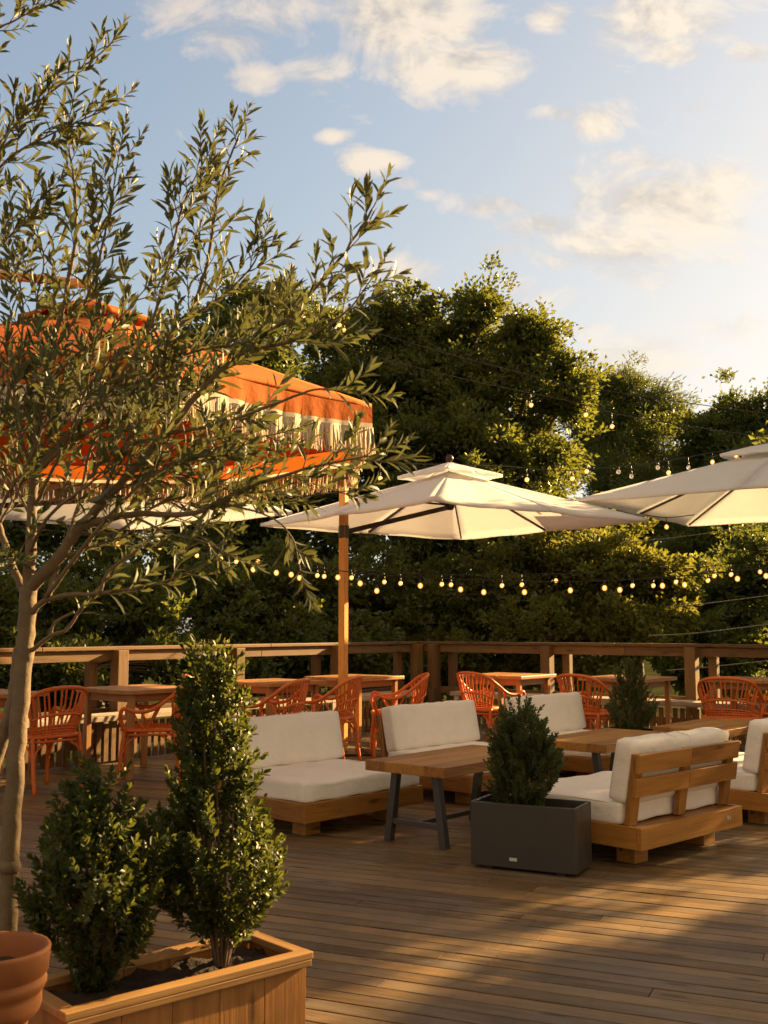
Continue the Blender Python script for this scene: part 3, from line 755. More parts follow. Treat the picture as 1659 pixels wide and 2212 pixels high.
def chair_at(x, y, face, label):
    o = ch if first[0] else copy_tree(ch); first[0] = False
    o.location = (x, y, 0); o.rotation_euler = (0, 0, R(face + 90)); tag(o, label, 'chair', 'orange rattan armchairs')
chair_at(-2.74, 8.64, 143, 'orange rattan armchair seen from behind beside the olive trunk, nearest chair on that side')
chair_at(-1.98, 9.2, 188, 'orange rattan armchair mostly hidden by the tall shrub, facing the table leg')
chair_at(-1.02, 9.75, 160, 'orange rattan armchair just above the first sofa back, next to the tall shrub')
chair_at(-.55, 10.3, 163, 'orange rattan armchair standing in front of the wooden parasol mast')
chair_at(.12, 10.85, 184, 'orange rattan armchair side on between the mast and the deck corner post')
chair_at(1.12, 11.35, 38, 'orange rattan armchair behind the middle sofa back, turned away')
chair_at(2.1, 10.85, 42, 'orange rattan armchair between the farthest sofa and the conical bush')
chair_at(3.32, 10.3, 62, 'orange rattan armchair at the far right with its whole round back showing')
chair_at(4.0, 10.75, 110, 'orange rattan armchair cut off by the right edge of the picture')
chair_at(-1.62, 10.55, 10, 'orange rattan armchair behind the tall shrub, beyond a table, facing right')

def make_cafe():
    t = empty('cafe_table'); b = MB(); W_, ht = .78, .75
    for k in range(5): b.box((0, -W_ / 2 + W_ * (k + .5) / 5, ht - .0175), (W_, W_ / 5 - .003, .035))
    b.build('tabletop', M['cafe'], t, bevel=.004)
    b = MB()
    for s in (-1, 1): b.box((0, s * .3, ht - .07), (.56, .022, .07)); b.box((s * .3, 0, ht - .07), (.022, .56, .07))
    b.build('apron', M['cafe'], t)
    for sx in (-1, 1):
        for sy in (-1, 1): b = MB(); b.box((sx * .31, sy * .31, (ht - .0355) / 2), (.05, .05, ht - .0355)); b.build('leg', M['cafe'], t, bevel=.004)
    return t
cf = make_cafe(); cfirst = [True]
def cafe_at(x, y, a, label):
    o = cf if cfirst[0] else copy_tree(cf); cfirst[0] = False
    o.location = (x, y, 0); o.rotation_euler = (0, 0, R(a)); tag(o, label, 'cafe table', 'square wooden cafe tables')
cafe_at(-3.32, 8.85, 52, 'square wooden cafe table behind the olive trunk, at the nearest rattan chair')
cafe_at(-2.18, 9.58, 50, 'square wooden cafe table with a clear front leg between olive tree and tall shrub')
cafe_at(-1.12, 10.75, 48, 'square wooden cafe table right of the tall shrub, behind two rattan chairs')
cafe_at(-.32, 11.75, 52, 'square wooden cafe table behind the parasol mast')
cafe_at(1.42, 12.2, 52, 'square wooden cafe table behind the middle sofa, right of the corner post')
cafe_at(2.62, 11.55, 52, 'square wooden cafe table behind the small conical bush')
cafe_at(3.85, 11.25, 52, 'square wooden cafe table at the far right railing')

# ------------------------------------------------------------------ string lights
def bulbmesh(lit):
    b = MB(); b.lathe([(0, -.056), (.011, -.054), (.021, -.045), (.026, -.030), (.023, -.015), (.015, -.004), (.011, 0)], 12)
    return b
bulb_me = None; sock_me = None; un_me = None
def string(label, pts, Y, bulbs, group='strings of festoon bulbs', unlit=()):
    """pts: survey pixels of the cable; bulbs: survey pixels of the bulb centres"""
    global bulb_me, sock_me, un_me
    Yf = Y if callable(Y) else (lambda x: Y)
    path = smooth_path([at(x, y, Yf(x)) for x, y in pts], 8)
    t = tag(empty('string_lights', path[0]), label, 'string lights', group); O = t.location
    b = MB(); b.tube(path, .0055, 6); b.build('cable', M['cable'], t, O)
    for i, (x, y) in enumerate(bulbs):
        p = at(x, y, Yf(x)); q = min(path, key=lambda w: (w.x - p.x) ** 2)
        ztop = p.z + .026
        lit_ = i not in unlit
        if bulb_me is None:
            o = bulbmesh(True).build('bulb', M['bulb'], t); bulb_me = o.data
            un_me = bulb_me.copy(); un_me.materials.clear(); un_me.materials.append(M['glass'])
        else:
            o = bpy.data.objects.new('bulb', bulb_me); COL.objects.link(o); o.parent = t; ALL.append(o)
        if not lit_: o.data = un_me
        o.location = Vector((p.x, p.y, ztop)) - O
        b = MB(); b.tube([(0, 0, -.002), (0, 0, .04)], [.012, .011], 8)
        if q.z - ztop > .06: b.tube([(0, 0, .035), (0, 0, q.z - ztop)], .004, 5)
        b.build('socket', M['cable'], o)
A_b = [(345, 1183), (390, 1190), (425, 1200), (477, 1207), (510, 1213), (557, 1213), (685, 1243), (700, 1245), (759, 1248), (830, 1257), (865, 1260), (954, 1262), (974, 1263), (1084, 1265), (1127, 1263), (1201, 1254), (1366, 1265), (1411, 1265), (1460, 1257), (1529, 1254), (1543, 1244), (1579, 1241), (1642, 1235)]
B_b = [(255, 1175), (547, 1230), (597, 1237), (629, 1241), (647, 1248), (730, 1247), (778, 1260), (814, 1276), (908, 1265), (995, 1273), (1045, 1279), (1133, 1279), (1232, 1275), (1306, 1270), (1339, 1274), (1431, 1265), (1479, 1263), (1593, 1250), (1655, 1244)]
string('upper of the two long strings of lit bulbs crossing in front of the hedge', [(-60, 1120), (200, 1158), (400, 1178), (640, 1216), (900, 1240), (1150, 1240), (1400, 1236), (1560, 1220), (1700, 1208)], 13.2, A_b)
string('lower of the two long strings of lit bulbs, passing in front of the mast', [(-60, 1128), (200, 1158), (420, 1193), (600, 1217), (800, 1240), (1000, 1252), (1250, 1256), (1450, 1246), (1700, 1222)], 10.7, B_b)
string('high string running down from the orange parasol across the big tree to the right', [(600, 655), (750, 700), (900, 745), (1064, 790), (1255, 834), (1484, 870), (1750, 905)], 13.5, [(733, 702), (743, 713), (655, 684)])
string('second high string with two glowing bulbs before the pine', [(560, 700), (800, 768), (1000, 818), (1147, 849), (1262, 874), (1358, 899), (1560, 931), (1750, 955)], 13.0, [(1147, 875), (1322, 921), (1265, 896)])
string('string just above the middle parasol, some of its bulbs unlit', [(700, 985), (850, 1000), (1076, 1006), (1198, 1016), (1274, 1013), (1407, 1000), (1560, 974), (1720, 945)], 12.6, [(821, 1033), (1138, 1036), (1236, 1034), (1267, 1018), (1336, 1019), (1364, 1029), (1421, 1010), (1444, 1021), (1487, 1010), (1539, 998), (1590, 984), (1600, 996)], unlit=(4, 5, 6, 8))
string('short string under the right parasol corner with one glowing bulb', [(1390, 1112), (1440, 1118), (1500, 1112)], 12.4, [(1440, 1138)])
def wire(label, pts, Y):
    path = smooth_path([at(x, y, Y) for x, y in pts], 6); t = tag(empty('support_wire', path[0]), label, 'wire', 'thin wires by the right hand railing'); b = MB(); b.tube(path, .007, 5); b.build('strand', M['wire'], t, t.location)
wire('thin grey wire under the right parasol, above the bulbs', [(1340, 1172), (1500, 1156), (1800, 1108)], 14.5)
wire('thin grey wire between the bulb strings and the railing', [(1440, 1312), (1540, 1302), (1800, 1268)], 14.5)
wire('thin grey wire just above the right railing', [(1400, 1373), (1520, 1366), (1800, 1330)], 14.8)
wire('thin grey wire seen under the top rail at right', [(1440, 1448), (1540, 1440), (1800, 1412)], 14.8)

# ------------------------------------------------------------------ olive tree
class Leaves:
    def __init__(s): s.P = []; s.D = []; s.U = []; s.L = []; s.W = []
    def add(s, p, d, u, l, w): s.P.append(tuple(p)); s.D.append(tuple(d)); s.U.append(tuple(u)); s.L.append(l); s.W.append(w)
    def build(s, name, mat, parent, **k): return leaf_mesh(name, s.P, s.D, s.U, s.L, s.W, mat, parent, **k)
def rvec(): 
    v = nr.normal(size=3); return Vector(v / np.linalg.norm(v))
def sprig(L, p0, d, length, n, ll, lw, ang=42, bend=None, tube=None, rad=.0022, start=.15, tuft=3):
    """a twig with opposite leaves"""
    d = d.normalized(); pts = [p0]; bend = bend or Vector((0, 0, .3)); seg = 6
    dd = d.copy()
    for i in range(seg):
        dd = (dd + bend * (.9 / seg) + rvec() * .06).normalized(); pts.append(pts[-1] + dd * (length / seg))
    if tube is not None: tube.tube(pts, [rad * (1 - .6 * i / seg) for i in range(seg + 1)], 5, False)
    side = rvec()
    for k in range(n):
        f = start + (1 - start) * (k + .3) / n; i = min(int(f * seg), seg - 1); p = pts[i].lerp(pts[i + 1], f * seg - i); ax = (pts[i + 1] - pts[i]).normalized()
        s = ax.cross(side if k % 2 == 0 else ax.cross(side)); s.normalize()
        for sg in (-1, 1):
            a = R(ang + rng.uniform(-14, 16)) * (1 - .25 * f); dl = (ax * math.cos(a) + s * sg * math.sin(a) + rvec() * .13).normalized()
            k_ = (.75 + .5 * rng.random()) * (1 - .35 * max(0, f - .7) / .3)
            L.add(p, dl, (ax - dl * ax.dot(dl)) + rvec() * .45, ll * k_, lw * (.85 + .3 * rng.random()) * (.6 + .4 * k_))
    for k in range(tuft):
        dl = (dd + rvec() * .35).normalized(); L.add(pts[-1], dl, rvec(), ll * (.6 + .4 * rng.random()), lw * .8)
    return pts
t = tag(empty('olive_tree', (-1.14, 3.35, 0)), 'olive tree with slim pale trunk and narrow silvery leaves filling the left side', 'tree'); O = t.location
wood = MB(); twig = MB(); OL = Leaves()
def limb(pts, r0, r1, dens=0, frac=.25, tl=(.10, .22), n=7, upb=.45):
    """pts: (x, y, Y) along the limb"""
    path = smooth_path([at(x, y, Y) for x, y, Y in pts], 7); m = len(path)
    for i in range(1, m - 1): path[i] += rvec() * min(.004, r0 * .16)
    wood.tube(path, [r0 + (r1 - r0) * (i / (m - 1)) ** .8 for i in range(m)], 9 if r0 > .012 else 6)
    total = sum((path[i + 1] - path[i]).length for i in range(m - 1))
    if dens:
        k = int(total * (1 - frac) * dens * 1.6); side = 1
        for j in range(k):
            f = frac + (1 - frac) * (j + rng.random()) / k; i = min(int(f * (m - 1)), m - 2); p = path[i]
            ax = (path[i + 1] - path[i]).normalized(); side = -side
            perp = ax.cross(Vector((0, 1, 0))).normalized()
            d = ax * .75 + perp * side * rng.uniform(.25, .8) + Vector((0, rng.uniform(-.7, .7), 0)) + Vector((0, 0, upb * rng.random()))
            ln = rng.uniform(*tl) * (1.05 - .45 * f)
            sprig(OL, p, d, ln, max(3, int(ln / .030)), rng.uniform(.05, .085), rng.uniform(.0135, .0185), tube=twig, bend=Vector((rng.uniform(-.1, .25), 0, .35)))
        sprig(OL, path[-1], path[-1] - path[-3], .11, 5, .058, .014, tube=twig)
    return path
# trunk and second stem
limb([(20, 2200, 3.36), (19, 2010, 3.35), (22, 1880, 3.35), (33, 1660, 3.35), (48, 1470, 3.35), (57, 1370, 3.35), (62, 1270, 3.35)], .029, .027)
wood.tube([at(19, 1885, 3.35), at(21, 1872, 3.35), at(22, 1858, 3.35)], [.028, .035, .028], 10)
limb([(-105, 2215, 3.5), (-85, 1950, 3.48), (-40, 1740, 3.44), (5, 1600, 3.40), (32, 1500, 3.38), (46, 1400, 3.37)], .026, .022)
limb([(62, 1280, 3.35), (69, 1124, 3.36), (73, 1026, 3.37), (82, 900, 3.4), (112, 760, 3.42), (150, 600, 3.45), (165, 460, 3.46), (150, 320, 3.46)], .020, .003, 17, .32)
limb([(112, 760, 3.42), (190, 640, 3.38), (232, 480, 3.36), (258, 330, 3.35)], .007, .002, 20, .2)
limb([(63, 1275, 3.35), (124, 1208, 3.3), (163, 1150, 3.27), (208, 1101, 3.24), (270, 1033, 3.2), (360, 935, 3.17), (448, 830, 3.14), (536, 755, 3.12), (640, 668, 3.1), (735, 560, 3.08), (805, 450, 3.06)], .022, .003, 17, .36)
limb([(82, 1010, 3.37), (160, 925, 3.42), (250, 832, 3.48), (396, 696, 3.52), (450, 560, 3.55), (470, 420, 3.56), (515, 295, 3.57)], .014, .003, 18, .25)
limb([(250, 832, 3.48), (330, 690, 3.44), (375, 520, 3.42), (400, 430, 3.41), (440, 350, 3.40)], .008, .002, 17, .25)
limb([(163, 1140, 3.27), (283, 1111, 3.2), (423, 1107, 3.12), (560, 1045, 3.05), (690, 1005, 3.0), (800, 985, 2.98)], .013, .002, 17, .3, (.12, .26))
limb([(60, 1335, 3.35), (107, 1293, 3.3), (221, 1280, 3.22), (335, 1262, 3.15), (430, 1225, 3.1)], .012, .002, 9, .45, (.1, .2), upb=.2)
limb([(62, 1410, 3.35), (110, 1373, 3.3), (145, 1358, 3.28), (185, 1300, 3.26), (222, 1262, 3.25)], .008, .003, 6, .6, (.08, .14))
limb([(110, 1373, 3.3), (118, 1345, 3.29), (160, 1322, 3.28)], .006, .004)
limb([(216, 1280, 3.22), (235, 1235, 3.2), (300, 1185, 3.18)], .007, .004, 6, .5, (.08, .14))
limb([(100, 1300, 3.3), (135, 1190, 3.34), (170, 1090, 3.4), (200, 960, 3.46), (260, 900, 3.5), (330, 880, 3.52)], .010, .002, 16, .35)
limb([(60, 1300, 3.36), (22, 1210, 3.42), (-5, 1130, 3.46), (-60, 1000, 3.5), (-115, 820, 3.52), (-110, 640, 3.52), (-60, 460, 3.5), (0, 310, 3.48), (110, 200, 3.46), (225, 110, 3.45)], .014, .0025, 16, .5)
limb([(-60, 460, 3.5), (10, 350, 3.44), (110, 290, 3.42), (225, 238, 3.4)], .005, .002, 20, .15)
limb([(-80, 250, 3.5), (-30, 90, 3.5), (40, 40, 3.5), (100, 12, 3.5)], .005, .002, 18, .2)
limb([(-110, 640, 3.52), (-30, 560, 3.45), (30, 500, 3.4), (80, 440, 3.38)], .006, .002, 18, .1)
limb([(-60, 1000, 3.5), (0, 900, 3.4), (40, 780, 3.36), (50, 660, 3.34), (30, 570, 3.33)], .008, .002, 17, .1)
limb([(73, 1026, 3.37), (40, 930, 3.3), (20, 830, 3.27), (-10, 740, 3.25)], .007, .002, 16, .15)
limb([(112, 760, 3.42), (80, 660, 3.5), (95, 560, 3.52), (70, 470, 3.53)], .006, .002, 16, .1)
limb([(396, 696, 3.52), (480, 640, 3.5), (540, 580, 3.48), (560, 540, 3.47)], .006, .002, 16, .1, (.12, .24))
limb([(536, 755, 3.12), (640, 735, 3.06), (740, 680, 3.02), (790, 620, 3.0)], .006, .002, 16, .15, (.12, .24))
limb([(360, 935, 3.17), (480, 915, 3.08), (600, 870, 3.0), (690, 840, 2.96), (760, 850, 2.94)], .007, .002, 6, .2, (.1, .2))
limb([(423, 1107, 3.12), (520, 1065, 3.16), (640, 1072, 3.2), (740, 1062, 3.22)], .006, .002, 13, .2, (.08, .18), upb=0)
limb([(470, 1085, 3.1), (580, 1115, 3.05), (630, 1160, 3.03), (645, 1215, 3.02)], .004, .0015, 7, .4, (.05, .09), upb=-.4)
limb([(270, 1033, 3.2), (380, 1010, 3.28), (480, 960, 3.34), (580, 940, 3.38)], .007, .002, 15, .2)
limb([(208, 1101, 3.24), (260, 980, 3.14), (320, 860, 3.08), (350, 780, 3.05)], .007, .002, 15, .25)
limb([(283, 1111, 3.2), (360, 1150, 3.14), (440, 1170, 3.1), (480, 1190, 3.08)], .005, .002, 12, .3, (.08, .16), upb=-.1)
limb([(73, 1100, 3.37), (120, 1000, 3.28), (180, 860, 3.22), (200, 760, 3.2)], .008, .002, 15, .3)
limb([(0, 1130, 3.46), (30, 1060, 3.5), (-10, 1000, 3.55)], .006, .002, 12, .2)
limb([(-5, 1240, 3.42), (-30, 1200, 3.36), (10, 1230, 3.3), (50, 1180, 3.28)], .005, .002, 10, .3, (.08, .16))
limb([(100, 1290, 3.3), (190, 1170, 3.2), (300, 1050, 3.1), (400, 990, 3.04), (470, 985, 3.0)], .009, .002, 15, .3)
limb([(73, 1026, 3.37), (150, 960, 3.28), (240, 900, 3.2), (330, 800, 3.12), (420, 760, 3.08), (500, 745, 3.05)], .009, .002, 15, .25)
limb([(78, 950, 3.38), (100, 860, 3.3), (150, 780, 3.24), (230, 720, 3.2), (300, 640, 3.16)], .008, .002, 15, .2)
limb([(270, 1033, 3.2), (300, 940, 3.28), (380, 850, 3.34), (480, 800, 3.38), (560, 720, 3.4), (600, 650, 3.42)], .008, .002, 16, .2)
limb([(80, 930, 3.38), (170, 860, 3.5), (260, 760, 3.58), (330, 740, 3.6), (400, 790, 3.58)], .007, .002, 18, .1)
limb([(124, 1208, 3.3), (200, 1180, 3.4), (300, 1150, 3.48), (380, 1120, 3.5)], .006, .002, 14, .2)
limb([(69, 1124, 3.36), (30, 1020, 3.46), (60, 920, 3.5), (140, 850, 3.52)], .006, .002, 18, .1)
limb([(250, 832, 3.48), (350, 830, 3.4), (430, 880, 3.36), (500, 900, 3.34)], .006, .002, 14, .15)
limb([(208, 1101, 3.24), (290, 1020, 3.3), (370, 1020, 3.34), (470, 1050, 3.36), (560, 1080, 3.36)], .006, .002, 15, .15)
limb([(60, 1200, 3.36), (110, 1110, 3.2), (200, 1040, 3.1), (280, 960, 3.02)], .008, .002, 14, .3)
limb([(163, 1150, 3.27), (250, 1150, 3.36), (340, 1090, 3.44), (440, 1060, 3.5), (540, 1010, 3.54)], .008, .002, 15, .25)
limb([(-20, 1180, 3.4), (10, 1080, 3.32), (60, 1000, 3.26), (100, 900, 3.2), (110, 830, 3.18)], .007, .002, 14, .2)
wood.build('trunk', M['bark'], t, O); twig.build('twigs', M['bark'], t, O); OL.build('foliage', M['olive'], t, origin=tuple(O), curl=.16)
npc = Vector((-1.16, 3.36, 0)); tt = tag(empty('nursery_pot', npc), 'dark round nursery pot behind the terracotta pot, holding the olive tree', 'pot')
b = MB(); b.lathe([(0, 0), (.095, 0), (.118, .26), (.124, .262), (.124, .285), (.114, .285), (.112, .25), (0, .245)], 36); b.build('pot_body', M['cable'], tt)
b = MB(); b.lathe([(0, .252), (.06, .256), (.111, .25)], 24); b.build('soil', M['soil'], tt)

# ------------------------------------------------------------------ shrubs in planters
def shrub(name, label, base, prof, nspr, ll, lw, mat, cat='shrub', tl=(.05, .09), nl=5, stems=9, spread=.6, lean=(0, 0), seed=1, upness=.9, group=None, ang=42, tuft=3):
    """prof: list of (height, radius)"""
    t = tag(empty(name, base), label, cat, group); O = Vector(base); Lv = Leaves(); st = MB(); r_ = random.Random(seed)
    hs = [p[0] for p in prof]; rs = [p[1] for p in prof]; top = hs[-1]; ph = r_.random() * 6
    rad = lambda h, a: float(np.interp(h, hs, rs)) * (1 + .16 * math.sin(3 * a + 9 * h / top + ph) + .10 * math.sin(5 * a - 14 * h / top + 2 * ph))
    ax = lambda h: Vector((lean[0] * h / top, lean[1] * h / top, 0))
    tips = []
    for k in range(stems):
        a = 2 * PI * (k + r_.random() * .7) / stems; h = top * r_.uniform(.45, .93); rr = rad(h, a) * r_.uniform(.3, .8)
        p3 = O + ax(h) + Vector((math.cos(a) * rr, math.sin(a) * rr, h)); b0 = O + Vector((math.cos(a) * .018, math.sin(a) * .018, -.01))
        p1 = b0.lerp(p3, .35) + Vector((math.cos(a), math.sin(a), 0)) * rr * .22; p2 = b0.lerp(p3, .7) + Vector((math.cos(a), math.sin(a), 0)) * rr * .16
        st.tube(smooth_path([b0, p1, p2, p3], 5), [.0065 - .0045 * i / 15 for i in range(16)], 6, False); tips.append([b0, p1, p2, p3])
    wts = np.array([max(.004, np.interp(h, hs, rs)) for h in np.linspace(hs[0], top, 60)]) ** 1.15; wts /= wts.sum()
    for k in range(nspr):
        h = float(np.linspace(hs[0], top, 60)[nr.choice(60, p=wts)]) + r_.uniform(-.5, .5) * (top - hs[0]) / 60; a = r_.random() * 2 * PI; rm = rad(h, a)
        d = 1 - .62 * r_.random() ** 1.8; out = Vector((math.cos(a), math.sin(a), 0)); p = O + ax(h) + out * rm * d + Vector((0, 0, h - .03))
        ln = r_.uniform(*tl) * (1.35 if h > top * .9 else 1)
        dirn = out * spread * (.4 + .8 * d) + Vector((0, 0, upness)) + rvec() * .35
        sprig(Lv, p - dirn.normalized() * ln * .5, dirn, ln, nl, ll * r_.uniform(.8, 1.15), lw, ang, Vector((0, 0, .25)), st, .0014, .1, tuft)
    st.build('stems', M['stem'], t, O); Lv.build('foliage', mat, t, origin=tuple(O), curl=.08)
    return t
shrub('planter_shrub', 'lower bushy shrub with glossy leaves at the olive tree end of the wooden planter', (-.804, 3.142, .262), [(.02, .03), (.10, .085), (.18, .14), (.27, .175), (.35, .185), (.42, .155), (.48, .11), (.55, .065), (.64, .02)], 400, .031, .0145, M['box_leaf'], tl=(.07, .13), nl=7, seed=3, lean=(-.02, 0), ang=52, upness=.75)
shrub('planter_shrub', 'tall columnar shrub with glossy sunlit leaves in the wooden planter', (-.499, 3.392, .262), [(.09, .05), (.16, .12), (.25, .19), (.33, .20), (.42, .165), (.52, .125), (.64, .108), (.76, .098), (.86, .075), (.95, .03)], 600, .030, .0145, M['box_leaf'], tl=(.065, .12), nl=7, ang=52, upness=.75, seed=8, lean=(-.055, 0), stems=13)
o = shrub('planter_bush', 'dark green bush growing in the charcoal planter on the open deck', (.75, 5.885, .30), [(.02, .03), (.06, .10), (.14, .16), (.25, .178), (.36, .168), (.44, .145), (.50, .105), (.56, .045)], 560, .026, .0125, M['yew'], 'bush', (.06, .12), 8, 8, .6, (-.0, 0), 5, ang=48, group='bushes in charcoal planters')
o = shrub('planter_bush', 'small conical bush behind the farthest sofa', (2.26, 9.93, .30), [(.0, .04), (.08, .13), (.2, .205), (.32, .19), (.44, .14), (.56, .08), (.68, .02)], 430, .032, .011, M['yew'], 'bush', (.08, .14), 7, 6, .5, (0, 0), 6, ang=36, group='bushes in charcoal planters')

# ------------------------------------------------------------------ trees and hedge beyond the railing
GZ = -1.7
def tree(name, label, lobes, base, nclus, per, crad, ll, lw, mat, cat='tree', trunk_r=.16, seed=0, inner=.45, droop=0, group=None, needle=False):
    """lobes: (centre, radii) ellipsoids in the world; leaves sit in clusters spread through them"""
    t = tag(empty(name, base), label, cat, group); O = Vector(base); g = np.random.default_rng(seed + 100)
    vols = np.array([(l[1][0] * l[1][1] * l[1][2]) ** (2 / 3) for l in lobes]); nsub = np.maximum(4, (vols / vols.sum() * nclus / 11).astype(int))
    SCt, SN_, SR, SL = [], [], [], []
    for q, l in enumerate(lobes):       # boughs: sub-clumps on and inside each lobe, with gaps between
        dn = g.normal(size=(nsub[q], 3)); dn /= np.linalg.norm(dn, axis=1, keepdims=True)
        rr = .9 - inner * g.random(nsub[q]) ** 1.8; SCt.append(np.array(tuple(l[0])) + dn * np.array(l[1]) * rr[:, None]); SN_.append(dn)
        SR.append(crad * (1.3 + 1.3 * g.random(nsub[q]))); SL += [q] * nsub[q]
    SCt = np.concatenate(SCt); SN_ = np.concatenate(SN_); SR = np.concatenate(SR)
    si = g.choice(len(SCt), nclus, p=SR ** 2 / (SR ** 2).sum()); dd = g.normal(size=(nclus, 3)); dd /= np.linalg.norm(dd, axis=1, keepdims=True)
    c = SCt[si] + dd * (SR[si] * (.35 + .65 * g.random(nclus)))[:, None] * np.array([1, 1, .75]); n = dd * .7 + SN_[si] * .6; n /= np.linalg.norm(n, axis=1, keepdims=True)
    # loose tip sprays that stick out of the outline
    tips = g.choice(nclus, nclus // 14, replace=False); c[tips] += (n[tips] + np.array([0, 0, .35])) * (crad * (.8 + 1.4 * g.random(len(tips))))[:, None]
    keep = c[:, 2] > GZ + .1; c = c[keep]; n = n[keep]
    k = len(c); size = crad * (.42 + .55 * g.random(k))
    offs = g.normal(size=(k, per, 3)) * size[:, None, None] * np.array([.62, .62, .45]); P = c[:, None] + offs + n[:, None] * np.abs(g.normal(size=(k, per, 1))) * size[:, None, None] * .5
    D = n[:, None] * .7 + offs / size[:, None, None] * .5 + g.normal(size=(k, per, 3)) * .55 + np.array([0, 0, .15 - droop]); U = g.normal(size=(k, per, 3)) + np.array([0, 0, .9])
    P = P.reshape(-1, 3); D = D.reshape(-1, 3); U = U.reshape(-1, 3); m = len(P)
    b = MB(); top = max(lobes, key=lambda l: l[0][2])
    mainc = sum((Vector(l[0]) for l in lobes), Vector()) / len(lobes); fork = Vector((base[0], base[1], GZ)).lerp(mainc, .45)
    b.tube(smooth_path([(base[0], base[1], GZ - .05), Vector((base[0], base[1], GZ)).lerp(fork, .5) + Vector((.08, 0, 0)), fork], 5), [trunk_r * (1.15 - .35 * i / 10) for i in range(11)], 10, False)
    for l in lobes:
        e = Vector(l[0]) + Vector((0, 0, l[1][2] * .45)); mid = fork.lerp(e, .5) + Vector((0, 0, -.12 * (e - fork).length * .5)) + rvec() * .12
        b.tube(smooth_path([fork, mid, e], 6), [trunk_r * .55 * (1 - .85 * i / 12) for i in range(13)], 7, False)
    idx = g.choice(k, min(k, 260), replace=False)
    for i in idx:
        l = lobes[min(range(len(lobes)), key=lambda q: (Vector(lobes[q][0]) - Vector(c[i])).length)]
        b.tube([Vector(l[0]).lerp(Vector(c[i]), .1), Vector(l[0]).lerp(Vector(c[i]), .6) + rvec() * .06, Vector(c[i])], [.018, .012, .005], 4, False)
    b.build('trunk', M['darkbark'], t, O)
    leaf_mesh('crown', P, D, U, ll * (.7 + .6 * g.random(m)), lw * (.7 + .6 * g.random(m)), mat, t, detail=1, curl=.15, origin=tuple(O))
    return t
DROP = 30
def px(x, y, Y, rx, ry, rd=None):
    k = Y / F_; return (at(x, y + DROP, Y), (rx * k, (rd or (rx + ry) / 2) * k, ry * k))
# the big oak-like tree
Y = 20
tree('broadleaf_tree', 'tallest broad leafy tree in the middle, rising behind the white parasol', [
    px(900, 1000, Y, 330, 300, 260), px(870, 860, Y, 190, 150), px(1090, 980, Y - 1, 120, 110), px(960, 980, Y - 1.5, 170, 120), px(990, 870, Y - 1, 150, 120), px(800, 800, Y, 120, 110), px(1020, 770, Y, 95, 90), px(1040, 618, Y - .5, 34, 44), px(990, 668, Y, 55, 50), px(1032, 672, Y, 36, 40), px(880, 735, Y, 85, 75), px(892, 628, Y + .4, 38, 32), px(800, 730, Y, 70, 60), px(828, 640, Y - .3, 30, 34), px(945, 690, Y + .5, 40, 40),
    px(1100, 800, Y - .8, 75, 70), px(1128, 690, Y - .8, 36, 36), px(1165, 735, Y - 1, 32, 28), px(1160, 870, Y - .5, 60, 70), px(1205, 785, Y - 1, 30, 24), px(1215, 850, Y - 1, 26, 26), px(1180, 960, Y - 1, 60, 60), px(720, 760, Y + .5, 110, 110), px(700, 660, Y + .8, 70, 55),
    px(700, 950, Y, 160, 160), px(1080, 1150, Y - 1.5, 220, 170), px(900, 1280, Y - 2, 260, 140)], (.7, 20, GZ), 3600, 52, .21, .10, .062, M['tree_a'], trunk_r=.2, seed=1, inner=.85)
DROP = 0
tree('broadleaf_tree', 'dark leafy tree behind the olive branches and the orange parasol', [
    px(560, 800, 23, 130, 150), px(575, 655, 23, 70, 60), px(520, 645, 23, 40, 40), px(640, 650, 23, 60, 55), px(470, 760, 23, 70, 70), px(500, 1000, 22, 180, 150), px(600, 1200, 21, 200, 150)], (-2.4, 22.5, GZ), 1100, 42, .25, .125, .078, M['tree_b'], trunk_r=.16, seed=2, inner=.8)
tree('broadleaf_tree', 'leafy tree farthest toward the left edge, under the orange parasol', [px(250, 1060, 20, 180, 110), px(80, 1120, 19, 180, 120), px(-100, 1050, 19, 160, 160), px(350, 1160, 19, 160, 120), px(200, 1280, 18, 260, 100)], (-5, 19.5, GZ), 900, 40, .24, .115, .07, M['tree_b'], trunk_r=.14, seed=3, inner=.7)
# pines and trees at the right
Y = 27
tree('pine_tree', 'feathery pine with gaps of bright sky, right of the tallest tree', [
    px(1345, 865, Y, 60, 30), px(1340, 930, Y, 90, 40), px(1270, 940, Y - .5, 50, 40), px(1310, 880, Y, 45, 26), px(1400, 880, Y, 50, 30), px(1440, 905, Y, 40, 24), px(1290, 850, Y, 26, 18), px(1345, 848, Y, 32, 18), px(1420, 960, Y - 1, 70, 34), px(1290, 975, Y - 1, 60, 30), px(1370, 1030, Y - 2, 130, 55), px(1400, 1130, Y - 3, 150, 90)], (6.2, 26.5, GZ), 800, 70, .27, .14, .03, M['tree_b'], trunk_r=.16, seed=4, inner=.8)
DROP = 15
tree('broadleaf_tree', 'clumpy dark tree rising above the right parasol at the picture edge', [
    px(1600, 985, 25, 100, 75), px(1605, 880, 25, 30, 34), px(1560, 915, 25, 34, 30), px(1640, 905, 25, 32, 36), px(1510, 935, 25, 30, 36), px(1530, 995, 25, 55, 55), px(1700, 900, 25, 55, 55), px(1600, 1080, 24, 150, 110), px(1560, 1240, 22, 150, 130)], (8.3, 25, GZ), 1400, 54, .24, .105, .064, M['tree_b'], trunk_r=.16, seed=5, inner=.8)
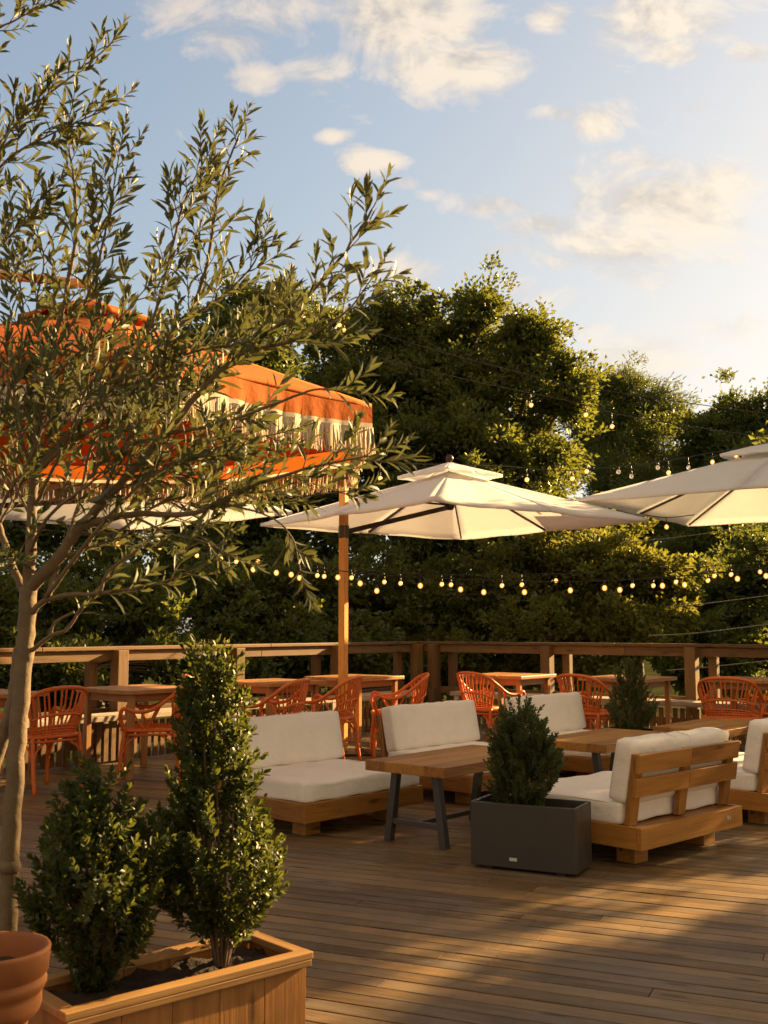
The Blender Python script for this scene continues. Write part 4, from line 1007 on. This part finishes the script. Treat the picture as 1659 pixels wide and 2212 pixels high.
# hedge shrubs right behind the railing
DROP = 0
hp = dict(cat='shrub', trunk_r=.05, inner=.5, group='tall shrubs behind the railing')
tree('hedge_shrub', 'golden green shrub behind the right railing, left of the right hand parasol', [px(1180, 1270, 17.2, 150, 110), px(1330, 1250, 16.8, 110, 110), px(1420, 1290, 16.5, 60, 60), px(1250, 1380, 16.6, 240, 80)], (2.9, 17, GZ), 850, 44, .17, .10, .062, M['tree_c'], seed=6, **hp)
tree('hedge_shrub', 'dense shrub behind the deck corner post', [px(930, 1300, 18, 170, 110), px(1050, 1360, 17.5, 130, 90), px(800, 1340, 17.6, 130, 90), px(920, 1430, 17.2, 240, 70)], (.7, 17.8, GZ), 850, 44, .17, .10, .062, M['tree_c'], seed=7, **hp)
tree('hedge_shrub', 'dark shrub behind the left railing near the tall planter shrub', [px(600, 1310, 16, 150, 110), px(470, 1350, 15.5, 130, 90), px(700, 1400, 15.6, 140, 70), px(520, 1430, 15, 200, 60)], (-1.8, 15.8, GZ), 850, 44, .16, .095, .06, M['tree_a'], seed=8, **hp)
tree('hedge_shrub', 'dark shrub behind the railing at the olive trunk', [px(260, 1340, 14.5, 150, 90), px(80, 1360, 14, 150, 90), px(200, 1440, 13.6, 260, 60), px(-80, 1330, 13.5, 120, 110)], (-4.6, 14.2, GZ), 850, 44, .15, .09, .056, M['tree_a'], seed=9, **hp)
tree('hedge_shrub', 'deep green shrub below the right hand parasol, behind wires', [px(1540, 1330, 19, 110, 130), px(1650, 1290, 18.5, 100, 130), px(1600, 1430, 18, 170, 80), px(1480, 1420, 18, 90, 80)], (6.0, 18.6, GZ), 850, 44, .17, .10, .062, M['tree_b'], seed=10, **hp)
tree('hedge_shrub', 'shrub beyond the end of the left railing, outside the picture', [px(-330, 1330, 13, 200, 120), px(-620, 1330, 12, 220, 140), px(-450, 1250, 15, 260, 130)], (-7.2, 12.6, GZ), 620, 40, .18, .09, .056, M['tree_a'], seed=12, **hp)
# added row of trees on the sun's side, out of view, to throw the long shade over the deck
SH = Vector((math.sin(AZ), math.cos(AZ), 0)); SN = Vector((-math.cos(AZ), math.sin(AZ), 0))
def sunside(tq, z, r): p = SH * tq[0] + SN * tq[1]; return (Vector((p.x, p.y, z)), r)
def row(label, q0, q1, top, tt, seed, n):
    lob = []; k = max(2, int((q1 - q0) / .9))
    g = random.Random(seed)
    for i in range(k):
        q = q0 + (q1 - q0) * (i + .5) / k; lob.append(sunside((tt + g.uniform(-.3, .3), q), top - 1.0 + g.uniform(-.25, .2), (.65, .65, .95))); lob.append(sunside((tt, q), top - 2.8, (.7, .7, 1.6)))
    c = SH * tt + SN * (q0 + q1) / 2
    tree('shade_tree', label, lob, (c.x, c.y, GZ), n, 40, .2, .1, .062, M['tree_a'], trunk_r=.08, seed=seed, inner=.9, group='added out-of-view trees shading the deck')
row('added out-of-view tree shading the deck, next past the light gap', 3.5, 6.4, 4.4, 12.5, 21, 1100)
row('added out-of-view tree shading the deck, second past the light gap', 6.4, 7.1, 4.4, 12.5, 22, 700)
row('added out-of-view tree shading the deck, right of the light gap', -.2, 2.58, 5.1, 12.0, 23, 1000)
row('added out-of-view tree shading the deck, farthest right', -3.6, -.2, 5.4, 12.0, 24, 900)
